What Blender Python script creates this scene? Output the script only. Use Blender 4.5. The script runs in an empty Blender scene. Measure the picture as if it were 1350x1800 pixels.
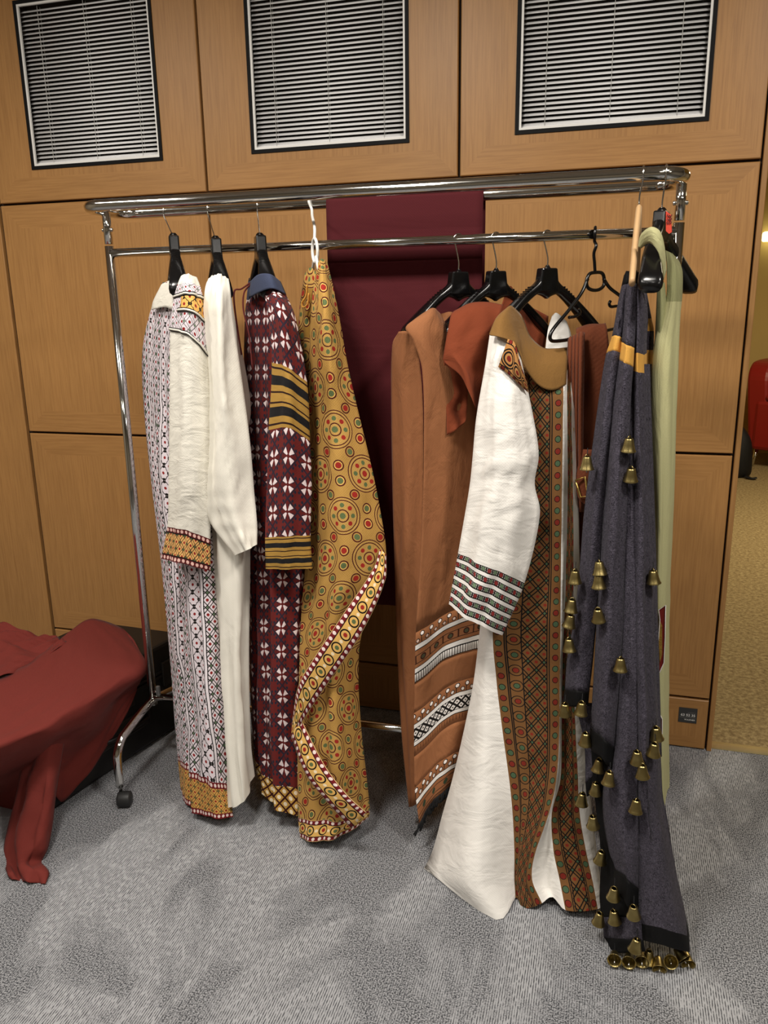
import bpy, bmesh, math, random
import numpy as np
from mathutils import Vector, Matrix

# ------------------------------------------------------------------ camera, world, lights, exposure
scn = bpy.context.scene
COL = scn.collection
F_PX = 1398.83
H_EYE = 1.55
RW = np.array([[0.9616486, 0.05420446, -0.26887516],
               [0.27385291, -0.24471246, 0.93011849],
               [-0.01538053, -0.96807938, -0.25017144]])
cam_d = bpy.data.cameras.new('camera')
cam = bpy.data.objects.new('camera', cam_d)
COL.objects.link(cam)
cam_d.sensor_fit = 'HORIZONTAL'
cam_d.sensor_width = 36.0
cam_d.lens = F_PX / 1350.0 * 36.0
cam_d.clip_start = 0.05
cx, cy, cz = RW[:, 0], -RW[:, 1], -RW[:, 2]
cam.matrix_world = Matrix(((cx[0], cy[0], cz[0], 0), (cx[1], cy[1], cz[1], 0), (cx[2], cy[2], cz[2], H_EYE), (0, 0, 0, 1)))
scn.camera = cam

world = bpy.data.worlds.new('world')
scn.world = world
world.use_nodes = True
world.node_tree.nodes['Background'].inputs[0].default_value = (1.0, 0.93, 0.84, 1)
world.node_tree.nodes['Background'].inputs[1].default_value = 0.05

def area(name, loc, size, power, color, aim=None):
    l = bpy.data.lights.new(name, 'AREA')
    l.shape = 'RECTANGLE'; l.size, l.size_y = size
    l.energy = power; l.color = color
    o = bpy.data.objects.new(name, l); COL.objects.link(o)
    o.location = loc
    if aim is not None:
        o.rotation_euler = (Vector(aim) - Vector(loc)).to_track_quat('-Z', 'Y').to_euler()
    return o
WARM = (1.0, 0.94, 0.86)
for k, (lx, ly, e) in enumerate(((-2.45, 0.85, 24), (-0.9, 0.85, 36), (0.92, 0.85, 33), (-3.3, -0.9, 6), (-1.2, -0.9, 11), (1.05, -0.9, 11), (2.6, -0.4, 8))):
    area('ceiling_lamp', (lx, ly, 2.925), (0.36, 0.36), e, WARM)
area('lounge_lamp', (1.6, 5.6, 2.66), (1.2, 1.2), 60, (1.0, 0.86, 0.6))
scn.view_settings.view_transform = 'Standard'
scn.view_settings.look = 'None'
scn.view_settings.gamma = 1.0
scn.view_settings.use_curve_mapping = False
scn.view_settings.exposure = 0.48

# ------------------------------------------------------------------ geometry of the view
def ray(px, py):
    return RW @ np.array([px - 675.0, py - 900.0, F_PX])
def A(px, py, Y):
    r = ray(px, py); t = Y / r[1]
    return np.array([r[0] * t, Y, H_EYE + r[2] * t])
def Zp(px, py, z):
    r = ray(px, py); t = (z - H_EYE) / r[2]
    return np.array([r[0] * t, r[1] * t, z])
def Vp(px, py, p0, p1):
    r = ray(px, py); dx, dy = p1[0] - p0[0], p1[1] - p0[1]
    # (r0 t - p0x) * dy - (r1 t - p0y) * dx = 0
    t = (p0[0] * dy - p0[1] * dx) / (r[0] * dy - r[1] * dx)
    return np.array([r[0] * t, r[1] * t, H_EYE + r[2] * t])

def srgb(h):
    if isinstance(h, str):
        c = [int(h[i:i + 2], 16) / 255 for i in (0, 2, 4)]
    else:
        c = [v / 255 for v in h]
    return tuple((v / 12.92 if v <= .04045 else ((v + .055) / 1.055) ** 2.4) for v in c) + (1.0,)

# ------------------------------------------------------------------ node expressions
class S:
    def __init__(s, nt, v): s.nt, s.v = nt, v
    def _m(s, op, *a, clamp=False):
        n = s.nt.nodes.new('ShaderNodeMath'); n.operation = op; n.use_clamp = clamp
        for i, x in enumerate((s,) + a):
            x = x.v if isinstance(x, S) else x
            if isinstance(x, (int, float)): n.inputs[i].default_value = float(x)
            else: s.nt.links.new(x, n.inputs[i])
        return S(s.nt, n.outputs[0])
    def __add__(s, o): return s._m('ADD', o)
    __radd__ = __add__
    def __sub__(s, o): return s._m('SUBTRACT', o)
    def __rsub__(s, o): return S(s.nt, float(o))._m('SUBTRACT', s)
    def __mul__(s, o): return s._m('MULTIPLY', o)
    __rmul__ = __mul__
    def __truediv__(s, o): return s._m('DIVIDE', o)
    def abs(s): return s._m('ABSOLUTE')
    def fr(s): return s._m('FRACT')
    def fl(s): return s._m('FLOOR')
    def lt(s, o): return s._m('LESS_THAN', o)
    def gt(s, o): return s._m('GREATER_THAN', o)
    def sin(s): return s._m('SINE')
    def cos(s): return s._m('COSINE')
    def min(s, o): return s._m('MINIMUM', o)
    def max(s, o): return s._m('MAXIMUM', o)
    def sqrt(s): return s._m('SQRT')
    def atan2(s, o): return s._m('ARCTAN2', o)
    def cl(s): return s._m('ADD', 0.0, clamp=True)
    def cell(s, p): return ((s / p).fr() - 0.5) * p            # signed distance to the cell centre
    def near(s): return ((s + 0.5).fr() - 0.5).abs()            # distance to the nearest integer
    def odd(s): return ((s.fl() * 0.5).fr()).gt(0.25)
def hyp(a, b): return (a * a + b * b).sqrt()
def sel(m, a, b): return m * a + (1.0 - m) * b

class Mat:
    def __init__(s, name, base, rough=0.8, metal=0.0, sheen=0.0, spec=0.3):
        m = bpy.data.materials.new(name); m.use_nodes = True
        s.m, s.nt = m, m.node_tree
        s.bsdf = s.nt.nodes['Principled BSDF']
        s.bsdf.inputs['Roughness'].default_value = rough
        s.bsdf.inputs['Metallic'].default_value = metal
        s.bsdf.inputs['Specular IOR Level'].default_value = spec
        if sheen:
            s.bsdf.inputs['Sheen Weight'].default_value = sheen
            s.bsdf.inputs['Sheen Roughness'].default_value = 0.4
        s.bsdf.inputs['Base Color'].default_value = srgb(base)
        s.col = srgb(base); s.h = None; s._uv = None; s._ob = None
    def uv(s):
        if s._uv is None:
            n = s.nt.nodes.new('ShaderNodeUVMap'); n.uv_map = 'UVMap'
            p = s.nt.nodes.new('ShaderNodeSeparateXYZ'); s.nt.links.new(n.outputs[0], p.inputs[0])
            s._uv = (S(s.nt, p.outputs[0]), S(s.nt, p.outputs[1])); s.uvsock = n.outputs[0]
        return s._uv
    def ob(s):
        if s._ob is None:
            n = s.nt.nodes.new('ShaderNodeTexCoord')
            p = s.nt.nodes.new('ShaderNodeSeparateXYZ'); s.nt.links.new(n.outputs['Object'], p.inputs[0])
            s._ob = (S(s.nt, p.outputs[0]), S(s.nt, p.outputs[1]), S(s.nt, p.outputs[2]))
        return s._ob
    def vec(s, x, y, z=0.0):
        c = s.nt.nodes.new('ShaderNodeCombineXYZ')
        for i, v in enumerate((x, y, z)):
            v = v.v if isinstance(v, S) else v
            if isinstance(v, (int, float)): c.inputs[i].default_value = float(v)
            else: s.nt.links.new(v, c.inputs[i])
        return c.outputs[0]
    def noise(s, vec, scale=1.0, detail=3.0, rough=0.5, dist=0.0):
        n = s.nt.nodes.new('ShaderNodeTexNoise')
        s.nt.links.new(vec, n.inputs['Vector'])
        n.inputs['Scale'].default_value = scale; n.inputs['Detail'].default_value = detail
        n.inputs['Roughness'].default_value = rough; n.inputs['Distortion'].default_value = dist
        return S(s.nt, n.outputs[0])
    def mix(s, mask, color):
        n = s.nt.nodes.new('ShaderNodeMix'); n.data_type = 'RGBA'
        mv = mask.v if isinstance(mask, S) else mask
        if isinstance(mv, (int, float)): n.inputs[0].default_value = mv
        else: s.nt.links.new(mv, n.inputs[0])
        for i, c in ((6, s.col), (7, color)):
            if isinstance(c, str): c = srgb(c)
            if isinstance(c, tuple): n.inputs[i].default_value = c
            else: s.nt.links.new(c, n.inputs[i])
        s.col = n.outputs[2]
        return s
    def scale_val(s, f):                                           # multiply the colour by an expression
        n = s.nt.nodes.new('ShaderNodeVectorMath'); n.operation = 'SCALE'
        if isinstance(s.col, tuple): n.inputs[0].default_value = s.col[:3]
        else: s.nt.links.new(s.col, n.inputs[0])
        s.nt.links.new(f.v, n.inputs['Scale']); s.col = n.outputs[0]
        return s
    def bump(s, h, strength=0.3, dist=0.01):
        n = s.nt.nodes.new('ShaderNodeBump'); n.inputs['Strength'].default_value = strength
        n.inputs['Distance'].default_value = dist
        s.nt.links.new(h.v, n.inputs['Height'])
        if s.h is not None: s.nt.links.new(s.h, n.inputs['Normal'])
        s.h = n.outputs[0]
        return s
    def done(s):
        if not isinstance(s.col, tuple): s.nt.links.new(s.col, s.bsdf.inputs['Base Color'])
        else: s.bsdf.inputs['Base Color'].default_value = s.col
        if s.h is not None: s.nt.links.new(s.h, s.bsdf.inputs['Normal'])
        return s.m

def plain(name, base, rough=0.6, metal=0.0, var=0.0, vs=30.0, bs=0.0, bscale=200.0, spec=0.4, sheen=0.0):
    M = Mat(name, base, rough, metal, sheen, spec)
    x, y, z = M.ob()
    if var:
        M.scale_val(1.0 - var + 2 * var * M.noise(M.vec(x, y, z), vs, 4))
    if bs:
        M.bump(M.noise(M.vec(x, y, z), bscale, 4), bs, 0.002)
    return M.done()

def fabric(name, base, rough=0.9, weave=0.12, crease=0.25, cs=(14, 5), sheen=0.03, pattern=None, var=0.08, wv=900.0):
    """woven cloth on UVs in metres; pattern(M, u, v) adds a print"""
    M = Mat(name, base, rough, 0, sheen, 0.2)
    u, v = M.uv()
    if pattern: pattern(M, u, v)
    n1 = M.noise(M.vec(u * cs[0], v * cs[1]), 1.0, 3, 0.55, 0.6)
    n2 = M.noise(M.vec(u * 260, v * 260), 1.0, 2)
    M.scale_val(1.0 - var + var * 2 * n2)
    if crease: M.bump(n1, crease, 0.02)
    if weave:
        M.bump((u * wv).sin() * (v * wv).sin() + n2 * 2.0, weave, 0.0006)
    return M.done()

# ------------------------------------------------------------------ mesh helpers
def new_mesh(name, verts, faces, uvs=None, smooth=True, normals=None):
    me = bpy.data.meshes.new(name)
    me.from_pydata([tuple(map(float, v)) for v in verts], [], [tuple(f) for f in faces])
    if uvs is not None:
        l = me.uv_layers.new(name='UVMap')
        li = np.zeros(len(me.loops), dtype=np.int32); me.loops.foreach_get('vertex_index', li)
        uvs = np.asarray(uvs, dtype=np.float32)
        l.data.foreach_set('uv', (uvs[li] if len(uvs) == len(verts) else uvs).ravel())
    me.update()
    if smooth: me.polygons.foreach_set('use_smooth', [True] * len(me.polygons))
    if normals is not None: me.normals_split_custom_set_from_vertices([tuple(map(float, n)) for n in normals])
    return me

def tagset(o, label=None, cat=None, group=None, kind=None):
    if label: o['label'] = label
    if cat: o['category'] = cat
    if group: o['group'] = group
    if kind: o['kind'] = kind
    return o

class Thing:
    """an Empty at the base of a thing; parts are given in world coordinates"""
    def __init__(s, name, loc, label=None, cat=None, group=None, kind=None):
        s.o = bpy.data.objects.new(name, None); COL.objects.link(s.o)
        s.o.empty_display_size = 0.05
        s.o.location = tuple(map(float, loc)); s.L = np.array(loc, dtype=float)
        tagset(s.o, label, cat, group, kind)
    def part(s, name, verts, faces, mat, uvs=None, parent=None, smooth=True, label=None, normals=None, solid=0.0, bevel=0.0):
        v = np.asarray(verts, dtype=float) - s.L
        o = bpy.data.objects.new(name, new_mesh(name, v, faces, uvs, smooth, normals))
        COL.objects.link(o); o.parent = parent or s.o
        o.data.materials.append(mat)
        if label: o['label'] = label
        if solid:
            m = o.modifiers.new('thickness', 'SOLIDIFY'); m.thickness = solid; m.offset = 0
        if bevel:
            m = o.modifiers.new('bevel', 'BEVEL'); m.width = bevel; m.segments = 2; m.limit_method = 'ANGLE'; m.angle_limit = 0.6
            m.harden_normals = False
        return o

def single(name, loc, verts, faces, mat, label=None, cat=None, group=None, kind=None, uvs=None, smooth=True, bevel=0.0, solid=0.0):
    v = np.asarray(verts, dtype=float) - np.array(loc, dtype=float)
    o = bpy.data.objects.new(name, new_mesh(name, v, faces, uvs, smooth))
    COL.objects.link(o); o.location = tuple(map(float, loc)); o.data.materials.append(mat)
    tagset(o, label, cat, group, kind)
    if bevel:
        m = o.modifiers.new('bevel', 'BEVEL'); m.width = bevel; m.segments = 2; m.limit_method = 'ANGLE'; m.angle_limit = 0.6
    if solid:
        m = o.modifiers.new('thickness', 'SOLIDIFY'); m.thickness = solid; m.offset = 0
    return o

def box(x0, x1, y0, y1, z0, z1):
    v = [(x, y, z) for x in (x0, x1) for y in (y0, y1) for z in (z0, z1)]
    f = [(0, 1, 3, 2), (4, 6, 7, 5), (0, 4, 5, 1), (2, 3, 7, 6), (0, 2, 6, 4), (1, 5, 7, 3)]
    return v, f

def join(*ms):
    V, Fc = [], []
    for v, f in ms:
        n = len(V); V += [tuple(p) for p in v]; Fc += [tuple(i + n for i in q) for q in f]
    return V, Fc

def spl(P, n, closed=False):
    """Catmull-Rom through points, n samples per segment"""
    P = np.asarray(P, dtype=float)
    if len(P) == 2 and not closed:
        return np.array([P[0] + (P[1] - P[0]) * i / n for i in range(n + 1)])
    out = []; N = len(P); segs = N if closed else N - 1
    for i in range(segs):
        p1, p2 = P[i], P[(i + 1) % N]
        p0 = P[i - 1] if (closed or i > 0) else p1 * 2 - p2
        p3 = P[(i + 2) % N] if (closed or i + 2 < N) else p2 * 2 - p1
        for k in range(n):
            t = k / n
            out.append(0.5 * ((2 * p1) + (p2 - p0) * t + (2 * p0 - 5 * p1 + 4 * p2 - p3) * t * t + (3 * p1 - p0 - 3 * p2 + p3) * t ** 3))
    if not closed: out.append(P[-1])
    return np.array(out)

def tube(P, r, seg=12, closed=False, caps=True, flat=None):
    """tube along polyline; r scalar or list; flat = (a, b) ellipse factors"""
    P = np.asarray(P, dtype=float); n = len(P)
    rr = np.full(n, r) if np.isscalar(r) else np.asarray(r, dtype=float)
    T = np.zeros_like(P)
    for i in range(n):
        a = P[(i - 1) % n] if (closed or i > 0) else P[i]
        b = P[(i + 1) % n] if (closed or i < n - 1) else P[i]
        T[i] = (b - a) / (np.linalg.norm(b - a) + 1e-12)
    ref = np.array([0, 0, 1.0]) if abs(T[0][2]) < 0.9 else np.array([1.0, 0, 0])
    nrm = np.cross(T[0], ref); nrm /= np.linalg.norm(nrm)
    V, Fc = [], []
    for i in range(n):
        nrm = nrm - T[i] * (nrm @ T[i]); nrm /= np.linalg.norm(nrm)
        bi = np.cross(T[i], nrm)
        fa, fb = flat if flat else (1, 1)
        for k in range(seg):
            a = 2 * math.pi * k / seg
            V.append(P[i] + rr[i] * (fa * math.cos(a) * nrm + fb * math.sin(a) * bi))
    m = n if closed else n - 1
    for i in range(m):
        for k in range(seg):
            a, b = i * seg + k, i * seg + (k + 1) % seg
            j = (i + 1) % n
            Fc.append((a, b, j * seg + (k + 1) % seg, j * seg + k))
    if caps and not closed:
        Fc.append(tuple(range(seg - 1, -1, -1))); Fc.append(tuple((n - 1) * seg + k for k in range(seg)))
    return V, Fc

def lathe(prof, c, seg=24, axis=2):
    V, Fc = [], []
    for r, h in prof:
        for k in range(seg):
            a = 2 * math.pi * k / seg
            p = [0, 0, 0]; i, j = [q for q in range(3) if q != axis]
            p[i] = c[i] + r * math.cos(a); p[j] = c[j] + r * math.sin(a); p[axis] = c[axis] + h
            V.append(tuple(p))
    for i in range(len(prof) - 1):
        for k in range(seg):
            Fc.append((i * seg + k, i * seg + (k + 1) % seg, (i + 1) * seg + (k + 1) % seg, (i + 1) * seg + k))
    Fc.append(tuple(range(seg))[::-1]); Fc.append(tuple((len(prof) - 1) * seg + k for k in range(seg)))
    return V, Fc

def herm(P, t, tq):
    P = np.asarray(P, dtype=float); t = np.asarray(t, dtype=float); n = len(P)
    if n == 1: return np.repeat(P, len(tq), 0)
    m = np.zeros_like(P)
    for i in range(n):
        a, b = max(i - 1, 0), min(i + 1, n - 1)
        m[i] = (P[b] - P[a]) / (t[b] - t[a])
    out = np.zeros((len(tq),) + P.shape[1:])
    for q, x in enumerate(tq):
        i = min(max(int(np.searchsorted(t, x, 'right') - 1), 0), n - 2)
        h = t[i + 1] - t[i]; s = (x - t[i]) / h
        out[q] = (2 * s ** 3 - 3 * s * s + 1) * P[i] + (s ** 3 - 2 * s * s + s) * h * m[i] + (-2 * s ** 3 + 3 * s * s) * P[i + 1] + (s ** 3 - s * s) * h * m[i + 1]
    return out

def ts(n, per, breaks=()):
    q = set()
    for i in range(n - 1):
        for k in range(per): q.add(round(i + k / per, 5))
    q.add(float(n - 1))
    for b in breaks: q.add(round(b, 5))
    q = sorted(q)
    # drop samples crowding a break
    out = []
    bs = [round(b, 5) for b in breaks]
    for x in q:
        if x not in bs and any(abs(x - b) < 0.25 / per for b in bs): continue
        out.append(x)
    return np.array(out)

def pts(row):
    """row: (py, [(px, Y) | (px, py, Y)...]) or a list of xyz arrays"""
    if isinstance(row, tuple):
        py, L = row
        return np.array([A(*(p if len(p) == 3 else (p[0], py, p[1]))) for p in L])
    return np.array(row)

class Sheet:
    def __init__(s, rows, pu=6, pv=6, ub=(), vb=(), folds=(), seed=0, rough=0.0, back=None, edge=True, amp_v=None):
        C = np.array([pts(r) for r in rows])
        nr, nc = C.shape[:2]
        # row parameter by chord so that tall gaps stay smooth
        ch = [0.0]
        for i in range(nr - 1): ch.append(ch[-1] + max(np.linalg.norm(C[i + 1] - C[i], axis=1).mean(), 1e-3))
        tv = ts(nr, pv, vb); tu = ts(nc, pu, ub)
        G = herm(C, np.array(ch), np.interp(tv, np.arange(nr), ch))
        G = np.swapaxes(G, 0, 1)
        cu = [0.0]
        Cm = np.linalg.norm(np.diff(C, axis=1), axis=2).mean(0)
        for d in Cm: cu.append(cu[-1] + max(d, 1e-3))
        G = herm(G, np.array(cu), np.interp(tu, np.arange(nc), cu))
        G = np.swapaxes(G, 0, 1)                                  # [nv, nu, 3]
        s.tu, s.tv = tu, tv
        un = np.interp(tu, np.arange(nc), cu) / cu[-1]; vn = np.interp(tv, np.arange(nr), ch) / ch[-1]
        N = s.normals(G)
        rng = random.Random(seed)
        win = np.sin(np.pi * np.clip(un, 0, 1)) ** 0.6 if edge else np.ones_like(un)
        D = np.zeros(G.shape[:2])
        for k, a, *rest in folds:
            ph = rest[0] if rest else rng.random(); v0 = rest[1] if len(rest) > 1 else 0.0
            grow = np.clip((vn - v0) / 0.35, 0, 1) ** 1.0
            wob = 0.18 * np.sin(2 * np.pi * (vn * rng.uniform(.5, 1.3) + rng.random())) + 0.07 * np.sin(2 * np.pi * (vn * rng.uniform(2, 4) + rng.random()))
            D += a * np.sin(2 * np.pi * (k * un[None, :] + ph + wob[:, None])) * grow[:, None]
        if rough:
            for q in range(7):
                ku, kv = rng.uniform(1, 7), rng.uniform(2, 14)
                D += rough / 2.5 * np.sin(2 * np.pi * (ku * un[None, :] + kv * vn[:, None] + rng.random())) * np.sin(2 * np.pi * (rng.uniform(.5, 3) * un[None, :] - rng.uniform(.5, 4) * vn[:, None] + rng.random()))
        G = G + (D * win[None, :])[:, :, None] * N
        s.G = G; s.N = s.normals(G); s.un, s.vn = un, vn; s.back = back
        du = np.linalg.norm(np.diff(G, axis=1), axis=2); s.U = np.concatenate([np.zeros((len(tv), 1)), np.cumsum(du, 1)], 1)
        s.U -= s.U[:, [s.U.shape[1] // 2]]
        dv = np.linalg.norm(np.diff(G, axis=0), axis=2); s.Vv = np.concatenate([np.zeros((1, len(tu))), np.cumsum(dv, 0)], 0)
        s.Vv = -(s.Vv * 0.3 + 0.7 * s.Vv.mean(1, keepdims=True))
    @staticmethod
    def normals(G):
        a = np.gradient(G, axis=1); b = np.gradient(G, axis=0)
        n = np.cross(a, b); n /= (np.linalg.norm(n, axis=2, keepdims=True) + 1e-12)
        # face the camera side
        d = np.array([0, 0, H_EYE]) - G
        return n * np.where((n * d).sum(2, keepdims=True).mean() < 0, -1, 1)
    def at(s, tu, tv):
        j = np.argmin(abs(s.tv - tv)); i = np.argmin(abs(s.tu - tu))
        return s.G[j, i], s.N[j, i]
    def emit(s, T, parts, parent=None, solid=0.0015, uvm='m', backmat=None):
        """parts: list of (name, mat, (u0,u1,v0,v1) in column/row index units, mode, label); first matching part takes a face"""
        nv, nu = s.G.shape[:2]
        owner = {}
        um = (s.tu[:-1] + s.tu[1:]) / 2; vm = (s.tv[:-1] + s.tv[1:]) / 2
        objs = []
        for pi, p in enumerate(parts):
            for j in range(nv - 1):
                for i in range(nu - 1):
                    if (j, i) in owner: continue
                    r = p[2]
                    if r is None or (r[0] - 1e-6 <= um[i] <= r[1] + 1e-6 and r[2] - 1e-6 <= vm[j] <= r[3] + 1e-6): owner[(j, i)] = pi
        par = parent
        for pi, p in enumerate(parts):
            name, mat, r = p[:3]; mode = p[3] if len(p) > 3 else 'm'; lab = p[4] if len(p) > 4 else None
            cells = [c for c, q in owner.items() if q == pi]
            if not cells: objs.append(None); continue
            idx = {}; V, N, UV, Fc = [], [], [], []
            lift = p[5] if len(p) > 5 else 0.0
            def vid(j, i, bk=False):
                key = (j, i, bk)
                if key not in idx:
                    idx[key] = len(V)
                    q = s.G[j, i] + lift * s.N[j, i]; n = s.N[j, i]
                    if bk:
                        w = max(math.sin(math.pi * s.un[i]), 0) ** 0.5
                        q = s.G[j, i] + np.array(s.back) * w; n = np.array(s.back) / np.linalg.norm(s.back)
                    V.append(q); N.append(n)
                    u, v = s.U[j, i], s.Vv[j, i]
                    if 'u' in mode and r: u = (s.tu[i] - r[0]) / (r[1] - r[0])
                    if 'v' in mode and r: v = (s.tv[j] - r[2]) / (r[3] - r[2])
                    UV.append((u, v))
                return idx[key]
            for (j, i) in cells:
                Fc.append((vid(j, i), vid(j + 1, i), vid(j + 1, i + 1), vid(j, i + 1)))
            if s.back is not None:
                for (j, i) in cells:
                    b = lambda jj, ii: vid(jj, ii, 0 < ii < nu - 1)
                    Fc.append((b(j, i), b(j, i + 1), b(j + 1, i + 1), b(j + 1, i)))
            o = T.part(name, V, Fc, mat, UV, parent=par, label=lab, normals=None if s.back is not None else N, solid=solid if s.back is None else 0)
            objs.append(o)
        return objs

# ------------------------------------------------------------------ materials of the setting
def wood_mat(name, base, dark, var=0.12):
    M = Mat(name, base, 0.42, 0, 0, 0.35)
    u, v = M.uv()
    oi = M.nt.nodes.new('ShaderNodeObjectInfo'); rnd = S(M.nt, oi.outputs['Random'])
    g = M.noise(M.vec(u * 150 + rnd * 37, v * 5 + rnd * 11), 1.0, 5, 0.6, 0.3)
    g2 = M.noise(M.vec(u * 520, v * 14), 1.0, 2, 0.5)
    g3 = M.noise(M.vec(u * 9 + rnd * 5, v * 1.2), 1.0, 3, 0.5, 0.8)
    M.mix(((g - 0.42) * 2.2).cl() * 0.75, dark)
    M.mix(((g2 - 0.55) * 4).cl() * 0.30, dark)
    M.scale_val((1.0 - var) + 2 * var * g3)
    M.scale_val(0.97 + 0.06 * rnd)
    M.bump(g2, 0.08, 0.001)
    return M.done()
MW = wood_mat('oak_veneer', 'AF814C', '895D32')
MW_EDGE = wood_mat('oak_edge', 'A87C4A', '855C30')
M_GROOVE = plain('groove_dark', '24180F', 0.8)
M_BLACK = plain('black_paint', '060607', 0.6, spec=0.2)
M_WHITEFR = plain('white_frame', 'F2F1EC', 0.4)
M_SLAT = plain('slat_enamel', 'FAFAFA', 0.4)
M_CORD = plain('cord_white', 'DCDCD6', 0.8)
M_DARKROOM = plain('dark_backing', '020202', 0.9)
M_CHROME = plain('chrome', 'D9D8D4', 0.09, 1.0)
M_STEEL = plain('steel_wire', 'C9C8C4', 0.2, 1.0)
M_CEIL = plain('ceiling_paint', 'B9B3A8', 0.9, var=0.03)
M_PAINT = plain('wall_paint', '8D8474', 0.9, var=0.03)
M_LOUNGE = plain('lounge_paint', 'C9AE6C', 0.9, var=0.04, vs=4)
M_BRASS = plain('brass', 'EBD79C', 0.35, 0.55, var=0.1)

def glass_mat():
    m = bpy.data.materials.new('window_glass'); m.use_nodes = True; nt = m.node_tree
    for n in list(nt.nodes): nt.nodes.remove(n)
    out = nt.nodes.new('ShaderNodeOutputMaterial'); mx = nt.nodes.new('ShaderNodeMixShader')
    t = nt.nodes.new('ShaderNodeBsdfTransparent'); g = nt.nodes.new('ShaderNodeBsdfGlossy'); g.inputs['Roughness'].default_value = 0.02
    lw = nt.nodes.new('ShaderNodeLayerWeight')
    p5 = nt.nodes.new('ShaderNodeMath'); p5.operation = 'POWER'; p5.inputs[1].default_value = 5.0
    ma = nt.nodes.new('ShaderNodeMath'); ma.operation = 'MULTIPLY_ADD'; ma.inputs[1].default_value = 0.9; ma.inputs[2].default_value = 0.02
    nt.links.new(lw.outputs['Facing'], p5.inputs[0]); nt.links.new(p5.outputs[0], ma.inputs[0]); nt.links.new(ma.outputs[0], mx.inputs[0]); nt.links.new(t.outputs[0], mx.inputs[1]); nt.links.new(g.outputs[0], mx.inputs[2])
    nt.links.new(mx.outputs[0], out.inputs[0])
    return m
M_GLASS = glass_mat()

def carpet_mat():
    M = Mat('grey_carpet', '8F8F8F', 0.95, 0, 0.1, 0.1)
    g = M.nt.nodes.new('ShaderNodeNewGeometry')
    p = M.nt.nodes.new('ShaderNodeSeparateXYZ'); M.nt.links.new(g.outputs['Position'], p.inputs[0])
    x, y = S(M.nt, p.outputs[0]), S(M.nt, p.outputs[1])
    oi = M.nt.nodes.new('ShaderNodeObjectInfo'); rnd = S(M.nt, oi.outputs['Random'])
    big = M.noise(M.vec(x * 3.0 + rnd * 0.12, y * 1.7 + rnd * 0.1), 1.0, 6, 0.66, 0.6)      # cloudy patches
    loop = M.noise(M.vec(x * 260, y * 260), 1.0, 2, 0.6)                          # tangled loops
    rib = (x * (2 * math.pi / 0.0056)).sin()
    brk = M.noise(M.vec(x * 250, y * 60 + rnd * 9), 1.0, 2, 0.6)                  # broken rib lines
    patch = ((big - 0.5) * 11.0 + 0.45).cl()
    lines = ((rib * 0.62 + (brk - 0.5) * 3.2 - 0.14) * 2.6).cl()                   # mostly pale with dark dashes
    tang = ((loop - 0.5) * 5.0 + 0.52 + rib * 0.12).cl()
    dark = sel(patch, tang * 0.9 + 0.06, lines * 0.86)
    M.col = srgb('A4A5A8')
    M.mix(dark, '2C2E33')
    warm = M.noise(M.vec(x * 0.8, y * 0.8), 1.0, 1)
    M.mix(((warm - 0.5) * 2).cl() * 0.08, 'A39A8C')
    M.bump(loop + rib * 0.25, 0.5, 0.004)
    return M.done()
M_CARPET = carpet_mat()
def lounge_carpet():
    M = Mat('tan_carpet', '84714F', 0.95, 0, 0, 0.1)
    x, y, z = M.ob()
    n = M.noise(M.vec(x, y, z), 55, 3, 0.7)
    M.mix(((n - 0.45) * 6).cl() * 0.8, 'A8956B'); M.mix(((0.42 - n) * 6).cl() * 0.8, '52432C')
    return M.done()
M_LCARPET = lounge_carpet()

# ------------------------------------------------------------------ the room
WY = 2.743
XS = [-3.225, -2.32, -1.43, -0.522, 0.386]
ZS = [0.0, 0.197, 1.068, 1.952, 2.95]
WIN = [(-2.151, -1.595), (-1.249, -0.686), (-0.343, 0.229)]
WZ = (2.068, 2.632)

# floor with carpet tiles
fl = Thing('floor', (0, 0, 0), 'grey looped office carpet laid in square tiles', None, kind='structure')
v, f = box(-4, 4, -3, 2.78, -0.03, -0.008)
fl.part('screed', v, f, plain('screed_grey', '55534F', 0.9), smooth=False)
TS = 0.5
tile_me = None
for ix in range(-9, 3):
    for iy in range(-2, 4):
        x0 = -1.404 + (ix + 3) * TS; y0 = 2.78 - (4 - iy) * TS
        if tile_me is None:
            h = TS / 2 - 0.0001; c = 0.0006
            vv = [(-h, -h, -.008), (h, -h, -.008), (h, h, -.008), (-h, h, -.008), (-h, -h, -c), (h, -h, -c), (h, h, -c), (-h, h, -c),
                  (-h + c, -h + c, 0), (h - c, -h + c, 0), (h - c, h - c, 0), (-h + c, h - c, 0)]
            ff = [(0, 1, 5, 4), (1, 2, 6, 5), (2, 3, 7, 6), (3, 0, 4, 7), (4, 5, 9, 8), (5, 6, 10, 9), (6, 7, 11, 10), (7, 4, 8, 11), (8, 9, 10, 11)]
            tile_me = new_mesh('carpet_tile', vv, ff, smooth=False); tile_me.materials.append(M_CARPET)
        o = bpy.data.objects.new('carpet_tile', tile_me); COL.objects.link(o); o.parent = fl.o
        o.location = (x0 + TS / 2, y0 + TS / 2, 0)
v, f = box(-4, 4, 2.80, 9.0, -0.03, 0.0)
single('floor_lounge', (1.5, 5, 0), v, f, M_LCARPET, 'tan flecked carpet in the lounge beyond the opening', None, kind='structure', smooth=False)
v, f = tube([(0.404, 2.785, 0.0), (2.2, 2.785, 0.0)], 0.022, 16, flat=(1, 0.6))
single('trim_1', (1.3, 2.79, 0), v, f, M_BRASS, 'shiny brass threshold strip between grey and tan carpet', None, kind='structure')

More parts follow.
